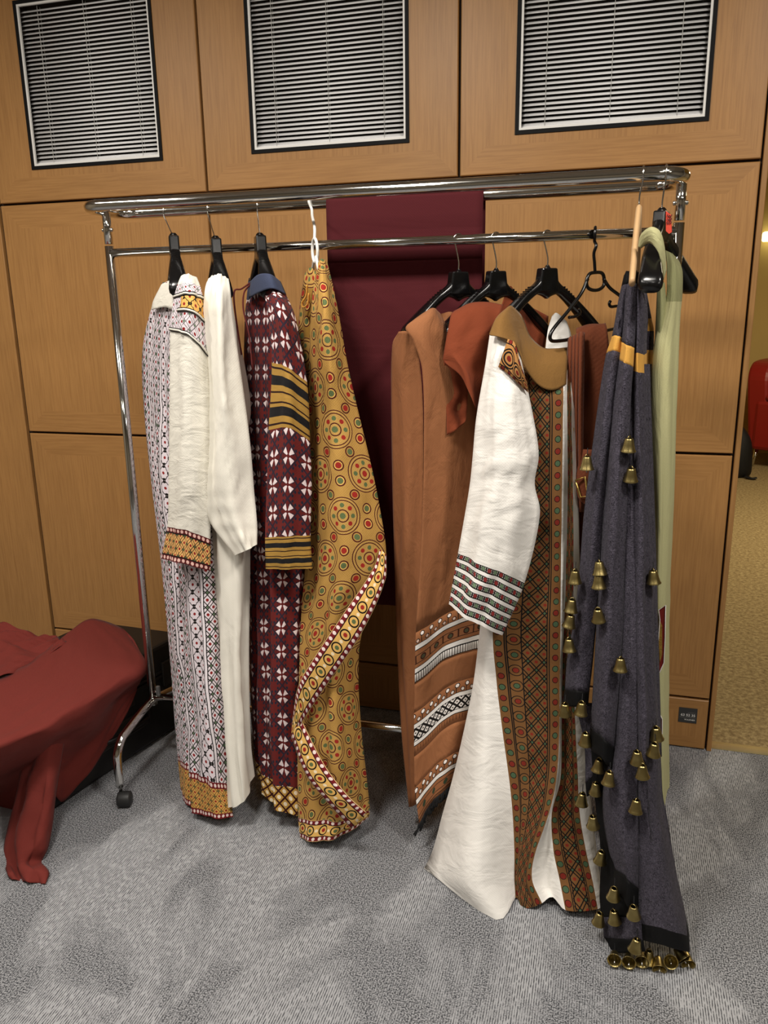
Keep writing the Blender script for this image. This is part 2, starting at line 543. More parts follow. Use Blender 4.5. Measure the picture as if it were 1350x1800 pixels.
v, f = box(-4, 4, -3, 2.87, 2.95, 3.0)
single('ceiling', (0, 0, 2.95), v, f, M_CEIL, 'plain pale ceiling above the room', None, kind='structure', smooth=False)
for nm, b in (('wall_left', (-4.05, -4, -3, 2.87, 0, 2.95)), ('wall_right', (4, 4.05, -3, 9.0, 0, 2.95)), ('wall_front', (-4, 4, -3.05, -3, 0, 2.95)),
              ('wall_lounge', (-1.5, 4, 9.0, 9.05, 0, 2.7)), ('wall_lounge_side', (-1.55, -1.5, 2.87, 9.05, 0, 2.7)), ('wall_return', (2.2, 4, 2.743, 2.87, 0, 2.95)),
              ('ceiling_lounge', (-1.5, 4, 2.87, 9.05, 2.7, 2.75))):
    v, f = box(*b)
    single(nm, ((b[0] + b[1]) / 2, (b[2] + b[3]) / 2, b[4]), v, f, M_LOUNGE if 'lounge' in nm else M_PAINT, None, None, kind='structure', smooth=False)

# back wall: dark substrate with openings, oak panels mounted on it
wb = Thing('wall_back', (-1.4, WY, 0), 'oak veneer panelled wall with three blind-covered windows', None, kind='structure')
ms = []
SX = [-4.0] + [w for p in WIN for w in p] + [0.388]
for i in range(len(SX) - 1):
    a, b = SX[i], SX[i + 1]
    if (a, b) in WIN:
        ms += [box(a, b, WY + .018, WY + .12, 0, WZ[0]), box(a, b, WY + .018, WY + .12, WZ[1], 2.95)]
    else:
        ms += [box(a, b, WY + .018, WY + .12, 0, 2.95)]
v, f = join(*ms)
wb.part('wall_core', v, f, M_GROOVE, smooth=False)

def panel(x0, x1, z0, z1, bw=0.085, hole=None, mat=MW, y=WY, th=0.018, name='wood_panel', g=0.0045, parent=None):
    x0 += g; x1 -= g; z0 += g; z1 -= g
    V, Fc, UV = [], [], []
    c = 0.0025
    def quad(P, horiz):
        n = len(V)
        for (x, yy, z) in P:
            V.append((x, yy, z)); UV.append((z, x) if horiz else (x, z))
        Fc.append(tuple(range(n, n + len(P))))
    def ring(o, i, yo, yi):
        (a0, a1, b0, b1), (c0, c1, d0, d1) = o, i
        quad([(a0, yo, b0), (a1, yo, b0), (c1, yi, d0), (c0, yi, d0)], True)
        quad([(a1, yo, b0), (a1, yo, b1), (c1, yi, d1), (c1, yi, d0)], False)
        quad([(a1, yo, b1), (a0, yo, b1), (c0, yi, d1), (c1, yi, d1)], True)
        quad([(a0, yo, b1), (a0, yo, b0), (c0, yi, d0), (c0, yi, d1)], False)
    O = (x0, x1, z0, z1); I1 = (x0 + c, x1 - c, z0 + c, z1 - c)
    ring(O, O, y + th, y + c)
    ring(O, I1, y + c, y)
    I2 = (x0 + bw, x1 - bw, z0 + bw, z1 - bw) if bw else I1
    if bw: ring(I1, I2, y, y)
    if hole:
        a, b, d, e = I2; p, q, r, s = hole
        for (xa, xb, za, zb) in ((a, p, d, e), (q, b, d, e), (p, q, d, r), (p, q, s, e)):
            quad([(xa, y, za), (xb, y, za), (xb, y, zb), (xa, y, zb)], False)
        for (P1, P2) in (((p, r), (p, s)), ((p, s), (q, s)), ((q, s), (q, r)), ((q, r), (p, r))):
            quad([(P1[0], y, P1[1]), (P1[0], y + th, P1[1]), (P2[0], y + th, P2[1]), (P2[0], y, P2[1])], False)
    else:
        a, b, d, e = I2
        quad([(a, y, d), (b, y, d), (b, y, e), (a, y, e)], False)
    return wb.part(name, V, Fc, mat, UV, smooth=False, parent=parent)
for i in range(1, 4):
    for j in range(3):
        panel(XS[i], XS[i + 1], ZS[j], ZS[j + 1], bw=0.045 if j == 0 else 0.085, name='kick_panel' if j == 0 else 'wood_panel')
    w = WIN[i - 1]
    panel(XS[i], XS[i + 1], ZS[3], ZS[4], hole=(w[0], w[1], WZ[0], WZ[1]))
panel(-3.225, -2.326, 0, 1.952, bw=0.0)
panel(-3.225, -2.32, 1.952, 2.95)
panel(-4.0, -3.225, 0, 2.95, bw=0.0)
# end post of the wall by the opening
Vt, Ft, UVt = [], [], []
v, f = box(0.388, 0.404, WY - 0.002, WY + 0.125, 0.0, 2.95)
uv = [(p[0], p[2]) for p in v]
single('trim_2', (0.4, WY, 0), v, f, MW_EDGE, 'narrow oak edge post closing the panelled wall', None, kind='structure', uvs=uv, smooth=False, bevel=0.002)

# windows with venetian blinds
WDESC = ['oak wall window framing the shaded blind above the draped case', 'oak wall window above the maroon hanging cloth', 'oak wall window closest to the lounge opening']
BDESC = ['white venetian blind in the window above the red-draped case', 'white venetian blind in the window above the maroon hanging cloth', 'white venetian blind in the window by the lounge opening']
slat_cache = {}
for k, (xa, xb) in enumerate(WIN):
    za, zb = WZ
    xc = (xa + xb) / 2
    wn = Thing('window_%d' % (k + 1), (xc, WY, za), WDESC[k], None, kind='structure')
    fw = 0.012
    ms = [box(xa, xa + fw, WY - .004, WY + .10, za, zb), box(xb - fw, xb, WY - .004, WY + .10, za, zb),
          box(xa + fw, xb - fw, WY - .004, WY + .10, za, za + fw), box(xa + fw, xb - fw, WY - .004, WY + .10, zb - fw, zb)]
    v, f = join(*ms); wn.part('outer_frame', v, f, M_BLACK, smooth=False, label='black outer frame')
    bx0, bx1, bz0, bz1 = xa + fw, xb - fw, za + fw, zb - fw
    t = 0.007
    ms = [box(bx0, bx0 + t, WY - .001, WY + .007, bz0, bz1), box(bx1 - t, bx1, WY - .001, WY + .007, bz0, bz1),
          box(bx0 + t, bx1 - t, WY - .001, WY + .007, bz0, bz0 + t), box(bx0 + t, bx1 - t, WY - .001, WY + .007, bz1 - t, bz1)]
    v, f = join(*ms); wn.part('glazing_bead', v, f, M_WHITEFR, smooth=False, label='thin white glazing bead')
    v, f = box(bx0 + t * .5, bx1 - t * .5, WY + .003, WY + .005, bz0 + t * .5, bz1 - t * .5); wn.part('pane', v, f, M_GLASS, smooth=False)
    v, f = box(bx0, bx1, WY + .085, WY + .09, bz0, bz1); wn.part('dark_room_panel', v, f, M_DARKROOM, smooth=False, label='black panel standing in for the dark room behind the blind')  # opaque sheet; the darkness of the room behind is put into its black colour
    bl = Thing('venetian_blind', (xc, WY + .022, za + fw + t), BDESC[k], 'blind', 'venetian blinds in the wall windows')
    half = (bx1 - bx0) / 2 - 0.002
    key = round(half, 3)
    if key not in slat_cache:
        # slat: curved strip 16 mm wide, room edge lower
        W = 0.0155; a = math.radians(39); prof = []
        for q in range(5):
            s_ = (q / 4 - .5) * W; bow = 0.0012 * (1 - (2 * q / 4 - 1) ** 2)
            prof.append((s_ * math.cos(a) - bow * math.sin(a), s_ * math.sin(a) + bow * math.cos(a)))
        V = []; Fc = []
        for x in (-half, half):
            for (yy, zz) in prof: V.append((x, yy, zz))
            for (yy, zz) in prof: V.append((x, yy + .0002, zz - .0005))
        for q in range(4):
            Fc += [(q, 10 + q, 11 + q, q + 1), (5 + q, 6 + q, 16 + q, 15 + q)]
        Fc += [(0, 5, 15, 10), (4, 14, 19, 9), (0, 1, 2, 3, 4, 9, 8, 7, 6, 5), (10, 15, 16, 17, 18, 19, 14, 13, 12, 11)]
        me = new_mesh('slat', V, Fc); me.materials.append(M_SLAT); slat_cache[key] = me
    n = 36; z0 = bz0 + t + 0.012; pitch = (bz1 - t - 0.012 - z0) / (n - 1)
    for q in range(n):
        o = bpy.data.objects.new('slat', slat_cache[key]); COL.objects.link(o); o.parent = bl.o
        o.location = (0, 0, z0 + pitch * q - bl.L[2])
    for fx in (-0.72, 0.0, 0.72):
        ms = [tube([(xc + fx * half, WY + .022 + dy, bz0 + t), (xc + fx * half, WY + .022 + dy, bz1 - t)], 0.0008, 5) for dy in (-.008, .008)]
        v, f = join(*ms); bl.part('ladder_cord', v, f, M_CORD)
    v, f = box(xc - half, xc + half, WY + .014, WY + .030, bz0 + t, bz0 + t + .006); bl.part('bottom_rail', v, f, M_SLAT, smooth=False)

# small notice on the kick panel
SG = A(1209, 1257, WY)
sg = Thing('notice_plate', (SG[0], WY - .001, SG[2] - .028), 'small dark grey plate with white numbers on the oak kick panel', 'sign')
v, f = box(SG[0] - .0305, SG[0] + .0305, WY - .0025, WY, SG[2] - .028, SG[2] + .028)
sg.part('plate', v, f, plain('plate_grey', '3A3B3B', 0.5), smooth=False)
M_PRINT = plain('white_print', 'E8E8E4', 0.6)
def text(T, s, loc, size, mat, rot=(math.pi / 2, 0, 0), align='RIGHT', parent=None, name='lettering', sx=1.0, th=0.0003, shear=0.0):
    cu = bpy.data.curves.new('t', 'FONT'); cu.body = s; cu.size = size; cu.align_x = align; cu.extrude = th; cu.offset = size * 0.012; cu.shear = shear
    to = bpy.data.objects.new('t', cu); COL.objects.link(to)
    me = bpy.data.meshes.new_from_object(to.evaluated_get(bpy.context.evaluated_depsgraph_get()))
    bpy.data.objects.remove(to); bpy.data.curves.remove(cu)
    o = bpy.data.objects.new(name, me); COL.objects.link(o); o.parent = parent or T.o
    o.location = tuple(np.array(loc) - T.L); o.rotation_euler = rot; o.scale = (sx, 1, 1)
    me.materials.append(mat)
    return o
text(sg, '63 52 35', (SG[0] + .025, WY - .0028, SG[2] - .003), 0.0125, M_PRINT, sx=1.1)
text(sg, 'W.A.KNEX', (SG[0] + .025, WY - .0028, SG[2] - .019), 0.0075, M_PRINT)
v, f = join(box(SG[0] - .026, SG[0] + .026, WY - .0029, WY - .0024, SG[2] - .0085, SG[2] - .0075), box(SG[0] - .001, SG[0] + .025, WY - .0029, WY - .0024, SG[2] + .0105, SG[2] + .0112))
sg.part('rule_line', v, f, plain('rule_grey', '8C8A84', 0.6), smooth=False)

# ------------------------------------------------------------------ lounge: armchair, bag, wall lamp
M_LEATHER = plain('red_leather', '8E1F18', 0.42, var=0.08, vs=12, spec=0.4)
ac = Thing('armchair', (1.80, 8.37, 0), 'red leather armchair with slim metal legs in the lounge', 'armchair')
def rotz(V, c, a):
    V = np.asarray(V, dtype=float); ca, sa = math.cos(a), math.sin(a); d = V - np.array([c[0], c[1], 0])
    return np.stack([c[0] + d[:, 0] * ca - d[:, 1] * sa, c[1] + d[:, 0] * sa + d[:, 1] * ca, d[:, 2]], 1)
AC = (1.80, 8.37); ANG = math.radians(58)
def acp(name, b, bev=0.03, mat=M_LEATHER, parent=None):
    v, f = box(AC[0] + b[0], AC[0] + b[1], AC[1] + b[2], AC[1] + b[3], b[4], b[5])
    return ac.part(name, rotz(v, AC, ANG), f, mat, smooth=False, bevel=bev, parent=parent)
acp('seat_base', (-.36, .36, -.36, .30, .17, .36), 0.02)
cu = acp('seat_cushion', (-.25, .25, -.37, .18, .36, .50), 0.05)
acp('armrest', (-.42, -.26, -.38, .34, .17, .64), 0.035)
acp('armrest', (.26, .42, -.38, .34, .17, .64), 0.035)
acp('arm_pad', (-.43, -.25, -.40, .25, .64, .70), 0.03)
acp('arm_pad', (.25, .43, -.40, .25, .64, .70), 0.03)
V, Fc = [], []                                              # backrest with rounded upper corners
prof = [(-.40, .2), (-.41, .7), (-.40, .86), (-.33, .96), (-.2, 1.0), (.2, 1.0), (.33, .96), (.40, .86), (.41, .7), (.40, .2)]
pr = spl([(a, b, 0) for a, b in prof], 3)
n = len(pr)
for (d0) in (.18, .38):
    for p in pr: V.append((AC[0] + p[0], AC[1] + d0 + 0.10 * (p[1] - .2), p[1]))
for i in range(n - 1): Fc.append((i, i + 1, n + i + 1, n + i))
Fc.append(tuple(range(n))[::-1]); Fc.append(tuple(range(n, 2 * n)))
ac.part('backrest', rotz(V, AC, ANG), Fc, M_LEATHER, smooth=False, bevel=0.03)
for sx in (-.37, .37):
    for sy in (-.33, .33):
        v, f = tube(rotz([(AC[0] + sx, AC[1] + sy, 0.0), (AC[0] + sx * .93, AC[1] + sy * .93, .18)], AC, ANG), [.012, .022], 10)
        ac.part('leg', v, f, M_CHROME)

M_BAG = plain('bag_nylon', '0C0C0E', 0.6, bs=0.2, bscale=90)
bg = Thing('backpack', (1.0, 7.5, 0), 'black backpack leaning by the red armchair', 'bag')
rows = [(0, .16, .11), (.05, .185, .13), (.2, .18, .13), (.33, .16, .11), (.43, .10, .08), (.48, .04, .04)]
BX = -.06
rs = spl([(a, b, c) for a, b, c in rows], 4); V, Fc = [], []
for (z, a, b) in rs:
    for k in range(20):
        t = 2 * math.pi * k / 20; cc, ss = math.cos(t), math.sin(t)
        V.append((1.12 + BX + a * math.copysign(abs(cc) ** .7, cc), 7.74 + b * math.copysign(abs(ss) ** .7, ss), max(z, 0.0)))
for i in range(len(rs) - 1):
    for k in range(20): Fc.append((i * 20 + k, i * 20 + (k + 1) % 20, (i + 1) * 20 + (k + 1) % 20, (i + 1) * 20 + k))
Fc += [tuple(range(20))[::-1], tuple((len(rs) - 1) * 20 + k for k in range(20))]
bg.part('bag_body', V, Fc, M_BAG)
v, f = tube(spl([(1.1 + BX, 7.70, .46), (1.12 + BX, 7.69, .52), (1.16 + BX, 7.69, .51), (1.18 + BX, 7.7, .46)], 5), .008, 8); bg.part('carry_loop', v, f, plain('bag_loop', '4A1512', 0.7))
v, f = box(1.12 + BX, 1.18 + BX, 7.632, 7.645, .43, .48); bg.part('paper_tag', v, f, plain('paper_white', 'E6DCD4', 0.8), smooth=False)
v, f = tube(spl([(1.24 + BX, 7.62, .02), (1.29 + BX, 7.58, .012), (1.33 + BX, 7.58, .02)], 5), .014, 8, flat=(1.6, .6)); bg.part('strap', v, f, M_BAG)

LP = A(1352, 416, 8.93)
lm = Thing('wall_lamp', (LP[0], 9.0, LP[2] - .05), 'glowing pale yellow wall lamp on the lounge wall', 'lamp')
ml = bpy.data.materials.new('lamp_glow'); ml.use_nodes = True
e = ml.node_tree.nodes['Principled BSDF']; e.inputs['Emission Color'].default_value = (1, .93, .55, 1); e.inputs['Emission Strength'].default_value = 2.2
v, f = box(LP[0] - .06, LP[0] + .22, 8.86, 8.97, LP[2] - .045, LP[2] + .045); lm.part('shade', v, f, ml, smooth=False, bevel=0.015)
v, f = box(LP[0] + .02, LP[0] + .14, 8.97, 9.0, LP[2] - .03, LP[2] + .03); lm.part('bracket', v, f, M_BRASS, smooth=False)

# ------------------------------------------------------------------ chrome rolling rack
RX0, RX1 = -1.458, 0.131
YF, YM, YB = 2.06, 2.16, 2.26
ZR, ZB, ZK = 1.835, 1.715, 0.262
rk = Thing('garment_rack', ((RX0 + RX1) / 2, YM, 0), 'chrome rolling garment rack with double top rail', 'clothes rack')
# rounded rectangular top loop
L = []
cr = 0.06; e0, e1 = RX0 - .012, RX1 + .0
for (px_, py_, a0) in ((e1 - cr, YF + cr, -90), (e1 - cr, YB - cr, 0), (e0 + cr, YB - cr, 90), (e0 + cr, YF + cr, 180)):
    for k in range(9):
        a = math.radians(a0 + 90 * k / 8); L.append((px_ + cr * math.cos(a), py_ + cr * math.sin(a), ZR))
v, f = tube(L, 0.016, 18, closed=True); rk.part('top_rail', v, f, M_CHROME, label='chrome rounded double top rail')
v, f = tube([(RX0, YM, ZB), (RX1, YM, ZB)], 0.0128, 16); rk.part('lower_rail', v, f, M_CHROME)
for X in (RX0, RX1):
    v, f = tube([(X, YM, ZK - .02), (X, YM, ZR - .10)], 0.0135, 16); po = rk.part('post', v, f, M_CHROME)
    v, f = tube([(X, YM, ZR - .095), (X, YM, ZR - .004)], 0.0122, 16); rk.part('post_sleeve', v, f, M_CHROME, parent=po)
    for d in (-1, 1):
        v, f = lathe([(.004, 0), (.006, .002), (.005, .005), (.002, .0065)], (0, 0, 0), 10)
        v = [(X + d * (.0118 + p[2]), YM + p[0], ZR - .055 + p[1]) for p in v]
        rk.part('rivet', v, f, M_STEEL, parent=po)
    # base arch with two casters
    path = [(X, 1.935, .068), (X, 1.935, .15)]
    for k in range(1, 7):
        a = math.radians(90 + 65 * (1 - k / 6) + 25 - 25 * k / 6)
    path += [(X, 1.942, .185), (X, 1.965, .215), (X, 2.0, .228), (X, YM, .258), (X, 2.32, .228), (X, 2.355, .215), (X, 2.378, .185), (X, 2.385, .15), (X, 2.385, .068)]
    v, f = tube(spl(path, 5), 0.0135, 14); rk.part('base_arch', v, f, M_CHROME)
    for Yc in (1.935, 2.385):
        v, f = tube([(X, Yc, .05), (X, Yc, .085)], .006, 10); st = rk.part('caster_stem', v, f, M_STEEL)
        d = 0.012 if X < -1 else -0.012
        prof = [(.020, -.021), (.0235, -.019), (.0248, -.015), (.0248, .015), (.0235, .019), (.020, .021)]
        v, f = lathe(prof, (X + .012, Yc - .008, .0252), 24, axis=0)
        v = rotz(v, (X, Yc), math.radians(18)); rk.part('caster', v, f, plain('caster_rubber', '242424', 0.5, var=.1), parent=st, label='black rubber twin caster')
v, f = tube([(RX0, YM, .272), (RX1, YM, .272)], 0.0125, 14); rk.part('base_bar', v, f, M_CHROME)
for X, d in ((RX0, 1), (RX1, -1)):
    v, f = box(X + d * .03 - .006, X + d * .03 + .006, YM - .016, YM - .004, .283, .318); cl = rk.part('clamp_lever', v, f, plain('clamp_grey', '6E6E6E', 0.4, 0.6), smooth=False, bevel=.002)
    v, f = tube([(X + d * .012, YM - .01, .296), (X + d * .03, YM - .01, .296)], .004, 8); rk.part('clamp_bolt', v, f, M_STEEL, parent=cl)

# ------------------------------------------------------------------ hangers
M_BPL = plain('black_plastic', '0A0A0B', 0.22, spec=0.5)
M_WPL = plain('white_plastic', 'E9E8E3', 0.35)
M_HWOOD = plain('hanger_wood', 'C8A376', 0.45, var=.1, vs=40)
def frame(ang):
    """hanger frame: local x along the hanger, local z up"""
    return np.array([math.cos(ang), math.sin(ang), 0.0]), np.array([-math.sin(ang), math.cos(ang), 0.0])
def to_world(V, c, ax, ay):
    V = np.asarray(V, dtype=float)
    return c + V[:, :1] * ax + V[:, 1:2] * ay + V[:, 2:3] * np.array([0, 0, 1.0])
def coat_hanger(c, ang, hook, label, half=0.205, drop=0.115, group='black shaped coat hangers', curve=0.0):
    """c: top centre of the neck block; hook: list of world points from neck to hook tip"""
    c = np.array(c, dtype=float); ax, ay = frame(ang)
    T = Thing('coat_hanger', c + np.array([0, 0, -.05]), label, 'hanger', group)
    V, Fc = [], []
    # cross sections from tip to tip: (x, z centre, half height, half thickness)
    sec = []
    for s_ in np.linspace(-1, 1, 41):
        a = abs(s_); x = s_ * half
        zc = -0.030 - drop * (a ** 1.35) * 0.93 - 0.012 * a
        hh = 0.030 * (1 - min(a / .22, 1)) ** 1.2 + 0.0125 + 0.006 * a
        ht = 0.0125 + 0.0015 * (1 - a) + 0.016 * max(a - .35, 0) / .65
        if a > 0.96: hh *= .75; ht *= .75
        sec.append((x, zc, hh, ht))
    m = 14
    for (x, zc, hh, ht) in sec:
        for k in range(m):
            t = 2 * math.pi * k / m; cc, ss = math.cos(t), math.sin(t)
            V.append((x, curve * (x / half) ** 2 + ht * math.copysign(abs(cc) ** .6, cc), zc + hh * math.copysign(abs(ss) ** .6, ss)))
    for i in range(len(sec) - 1):
        for k in range(m): Fc.append((i * m + k, (i + 1) * m + k, (i + 1) * m + (k + 1) % m, i * m + (k + 1) % m))
    Fc += [tuple(range(m)), tuple((len(sec) - 1) * m + k for k in range(m))[::-1]]
    T.part('hanger_body', to_world(V, c, ax, ay), Fc, M_BPL)
    # neck block (trapezoid) with recessed face
    w0, w1, t_ = .0235, .032, .0140
    nb = [(-w0, -t_, .004), (w0, -t_, .004), (w1, -t_, -.056), (-w1, -t_, -.056), (-w0, t_, .004), (w0, t_, .004), (w1, t_, -.056), (-w1, t_, -.056)]
    nf = [(0, 1, 2, 3)[::-1], (4, 5, 6, 7), (0, 4, 5, 1)[::-1], (1, 5, 6, 2)[::-1], (2, 6, 7, 3)[::-1], (3, 7, 4, 0)[::-1]]
    T.part('neck_block', to_world(nb, c, ax, ay), nf, M_BPL, smooth=False, bevel=.004)
    # ribbed shoulder grips
    for sg_ in (-1, 1):
        gr = []
        for q in range(6):
            a = .30 + q * .045; zc = -0.030 - drop * (a ** 1.35) * 0.93 - 0.012 * a
            gr.append(box(sg_ * a * half - .0012, sg_ * a * half + .0012, -.0125, .0125, zc + .010, zc + .0149))
        v, f = join(*gr); T.part('grip_ribs', to_world(v, c, ax, ay), f, M_BPL, smooth=False)
    v, f = tube([c + np.array([0, 0, .002]), c + np.array([0, 0, .010])], .004, 10); T.part('hook_collar', v, f, M_BPL)
    v, f = tube(spl(hook, 6), .0018, 8); T.part('hook', v, f, M_STEEL, label='bright steel wire hook')
    return T
def hook_over(neck, rail, rr, ang, up=True, tip=-1):
    """wire from neck up to the rail (y, z), round it and ending on the other side, in the plane of the hanger"""
    ax, _ = frame(ang); ax = ax * tip
    n = np.array(neck, dtype=float); r = np.array(rail, dtype=float)
    R_ = rr + .0022
    P = [n, n + np.array([0, 0, .022])]
    for a in (-50, -10, 30, 70, 110, 150, 190):
        t = math.radians(a)
        P.append(r - ax * R_ * math.cos(t) + np.array([0, 0, R_ * math.sin(t)]))
    return P

# ------------------------------------------------------------------ printed cloth
RED, GREEN, BLK, MAR = '8E2323', '55704F', '17120F', '561A1B'
def lattice(M, u, v, w=.042, h=.046, lines=BLK, red=RED, green=GREEN, lw=.046, off=.15, dot=.0048, gs=.10):
    a = u / w + v / h; b = u / w - v / h
    fa, fb = a.near(), b.near()
    M.mix(((fa - off).abs().lt(lw)).max((fb - off).abs().lt(lw)), lines)
    da, db = a.fr() - .5, b.fr() - .5
    du, dv = (da + db) * (w / 2), (da - db) * (h / 2)
    M.mix(hyp(du, dv).lt(dot), red)
    if green: M.mix(fa.lt(gs) * fb.lt(gs), green)
def foil(M, u, v, w=.046, h=.046, lines=BLK, red=RED):
    f = (u * (2 * math.pi / w)).cos() + (v * (2 * math.pi / h)).cos() + 0.28 * (u * (6 * math.pi / w)).cos() * (v * (6 * math.pi / h)).cos()
    M.mix(f.abs().lt(.26), lines)
    a, b = u.cell(w), v.cell(h)
    M.mix(hyp(a, b).lt(.0045), red)
    a2, b2 = (u + w / 2).cell(w), (v + h / 2).cell(h)
    M.mix(hyp(a2, b2).lt(.0036), red)
def pat_robe(M, u, v):
    sw = .066
    # strips: lattice and quatrefoil side by side
    L1 = Mat.__new__(Mat); L1.__dict__ = dict(M.__dict__)
    lattice(L1, u, v); c1 = L1.col
    L2 = Mat.__new__(Mat); L2.__dict__ = dict(M.__dict__)
    foil(L2, u, v); c2 = L2.col
    M.col = c1; M.mix((u / sw + .35).odd(), c2)
    e = (u / sw + .35).near()
    M.mix(e.lt(.085), 'E6DEE3'); M.mix((e - .085).abs().lt(.022), BLK)
MF_ROBE = fabric('robe_print', 'E3D9DF', pattern=pat_robe, crease=.3)
MF_LAT = fabric('robe_lattice', 'E3D9DF', pattern=lambda M, u, v: lattice(M, u, v, .036, .042, lw=.026, dot=.0042))
def pat_yel(M, u, v): lattice(M, u, v, .030, .036, green='3F5A3E', lw=.030, dot=.0034)
MF_HEMY = fabric('yellow_lattice', 'D3A055', pattern=pat_yel)
MF_FOILY = fabric('yellow_foil', 'E0AE5E', pattern=lambda M, u, v: foil(M, u, v, .04, .04))
def pat_cuff1(M, u, v):                                           # v 0..1 across the cuff
    lattice(M, u, v * .075, .026, .030, green='3F5A3E', lw=.04, dot=.003)
    ed = (v - .5).abs().gt(.33)
    M.mix(ed, MAR)
    M.mix(ed * hyp(u.cell(.014), ((v - .5).abs() - .42) * .085).lt(.0046), 'E2B7AC')
    M.mix(((v - .5).abs() - .33).abs().lt(.018), BLK)
MF_CUFF1 = fabric('robe_cuff_print', 'D9A766', pattern=pat_cuff1, crease=.1)
def pat_dotband(M, u, v):
    M.mix(hyp(u.cell(.013), (v - .5) * .014).lt(.0042), 'E7CFC8')
MF_DOTB = fabric('maroon_dot_band', '6E1A1E', pattern=pat_dotband, crease=.05)
MF_LINEN = fabric('white_linen', 'E4E0D4', crease=.28, cs=(14, 30), var=.03)
MF_LINEN2 = fabric('ivory_linen', 'EAE6DA', crease=.35, cs=(7, 4), var=.02)
MF_LINEN3 = fabric('bright_linen', 'E9E6E0', crease=.35, cs=(9, 18), var=.03)

def pat_maroon(M, u, v):
    w, h = .058, .074
    a = u / w + v / h; b = u / w - v / h
    fa, fb = a.near(), b.near()
    kn = hyp(fa - .15, fb - .36).min(hyp(fa - .36, fb - .15)).lt(.085)
    M.mix(fa.lt(.055).max(fb.lt(.055)).max(kn), '262634')
    par = (a.fl() + b.fl()) * .5
    M.mix(par.fr().gt(.25) * 0.35, '4C1517')
    da, db = (a.fr() - .5), (b.fr() - .5)
    ada, adb = da.abs(), db.abs()
    p1 = adb.lt(ada * .40) * ada.gt(.10) * ada.lt(.43)
    p2 = ada.lt(adb * .40) * adb.gt(.10) * adb.lt(.43)
    M.mix(p1.max(p2) * par.fr().gt(.25), 'EADADB')
MF_MAROON = fabric('maroon_pinwheel_print', '6A2321', pattern=pat_maroon, crease=.25)
def pat_stripes(M, u, v):
    def band(c, hw): return (v - c).abs().lt(hw)
    M.mix(band(.26, .075).max(band(.74, .075)), '1B1A1C')
    M.mix(band(.07, .016).max(band(.44, .014)).max(band(.60, .014)).max(band(.93, .016)), '2A1512')
MF_STRIPE = fabric('ochre_striped_band', 'AA843F', pattern=pat_stripes, crease=.15)
def pat_hem3(M, u, v):
    a = u / .036 + v / .036; b = u / .036 - v / .036
    M.mix(a.near().lt(.10).max(b.near().lt(.10)), '3B1512')
    da, db = a.fr() - .5, b.fr() - .5
    M.mix(hyp(da + db, da - db).lt(.33), 'EFE0C4')
MF_HEM3 = fabric('ochre_dotted_lattice', 'C0964A', pattern=pat_hem3, crease=.1)
MF_NAVY = fabric('navy_collar', '3B4258', crease=.1)

def pat_rosette(M, u, v):
    W, H = .150, .232
    OUT = '4B1716'
    x1, y1 = u.cell(W), v.cell(H); x2, y2 = (u + W / 2).cell(W), (v + H / 2).cell(H)
    d1, d2 = hyp(x1, y1), hyp(x2, y2)
    m = d1.lt(d2)
    x, y, d = sel(m, x1, x2), sel(m, y1, y2), d1.min(d2)
    # little ringed dots filling the gaps
    for (ox, oy, k, flip) in ((0, .5, .021, 0), (.5, 0, .021, 1)):
        gx = (u + W * ox).cell(W); gy = (v + H * oy).cell(H)
        dd = hyp(gx, gy.abs() - k)
        M.mix(dd.lt(.0150), 'D7AC5E'); M.mix((dd - .0135).abs().lt(.0018), OUT)
        up = gy.gt(0.0)
        M.mix(dd.lt(.0085) * up, '9C2B22' if flip else '5E6C45'); M.mix(dd.lt(.0085) * (1.0 - up), '5E6C45' if flip else '9C2B22')
    gx, gy = (u.cell(W).abs() - W / 4), (v.cell(H).abs() - H / 4)
    dd = hyp(gx, gy); up = (u.cell(W) * v.cell(H)).gt(0.0)
    M.mix((dd - .0130).abs().lt(.0018), OUT); M.mix(dd.lt(.0082) * up, '9C2B22'); M.mix(dd.lt(.0082) * (1.0 - up), '5E6C45')
    M.mix(d.lt(.0530), 'BC9450')
    M.mix((d - .0505).abs().lt(.0014).max((d - .0425).abs().lt(.0014)).max((d - .0165).abs().lt(.0016)), OUT)
    th = y.atan2(x)
    k = (th / (math.pi / 4) + .5).fl()
    ph = th - k * (math.pi / 4)
    lx, ly = d * ph.cos() - .0295, d * ph.sin()
    dot = hyp(lx, ly).lt(.0062)
    odd = (k * .5).fr().gt(.25)
    M.mix(dot * odd, '9C2B22'); M.mix(dot * (1.0 - odd), '5E6C45')
    M.mix(d.lt(.0085) * m, '9C2B22'); M.mix(d.lt(.0085) * (1.0 - m), '5E6C45')
MF_ROSE = fabric('ochre_rosette_print', 'B58C49', pattern=pat_rosette, crease=.25, weave=.25)
def pat_border(M, u, v):                                             # u along in metres, v across 0..1, 46 mm wide
    wd = .066
    c = (v - .5).abs()
    ed = c.gt(.28)
    uu = u.cell(.046); vv = (v - .5) * wd
    d = hyp(uu, vv)
    M.mix((d - .0140).abs().lt(.0020), BLK)
    par = (u / .046).odd()
    M.mix(d.lt(.0060) * par, '9C2B22'); M.mix(d.lt(.0060) * (1.0 - par), '5E6C45')
    M.mix(hyp((u + .023).cell(.046), vv).lt(.0048), 'F0DDBB')
    M.mix(ed, '701B20')
    M.mix(ed * hyp(u.cell(.0200), (c - .385) * wd).lt(.0052), 'ECD9D2')
    M.mix((c - .28).abs().lt(.018), BLK); M.mix(c.gt(.485), 'E6C68B')
MF_BORDER = fabric('ochre_ring_border', 'DDB062', pattern=pat_border, crease=.0)
MF_OCHREDK = fabric('ochre_lining', '9A7433', pattern=pat_rosette, crease=.3)

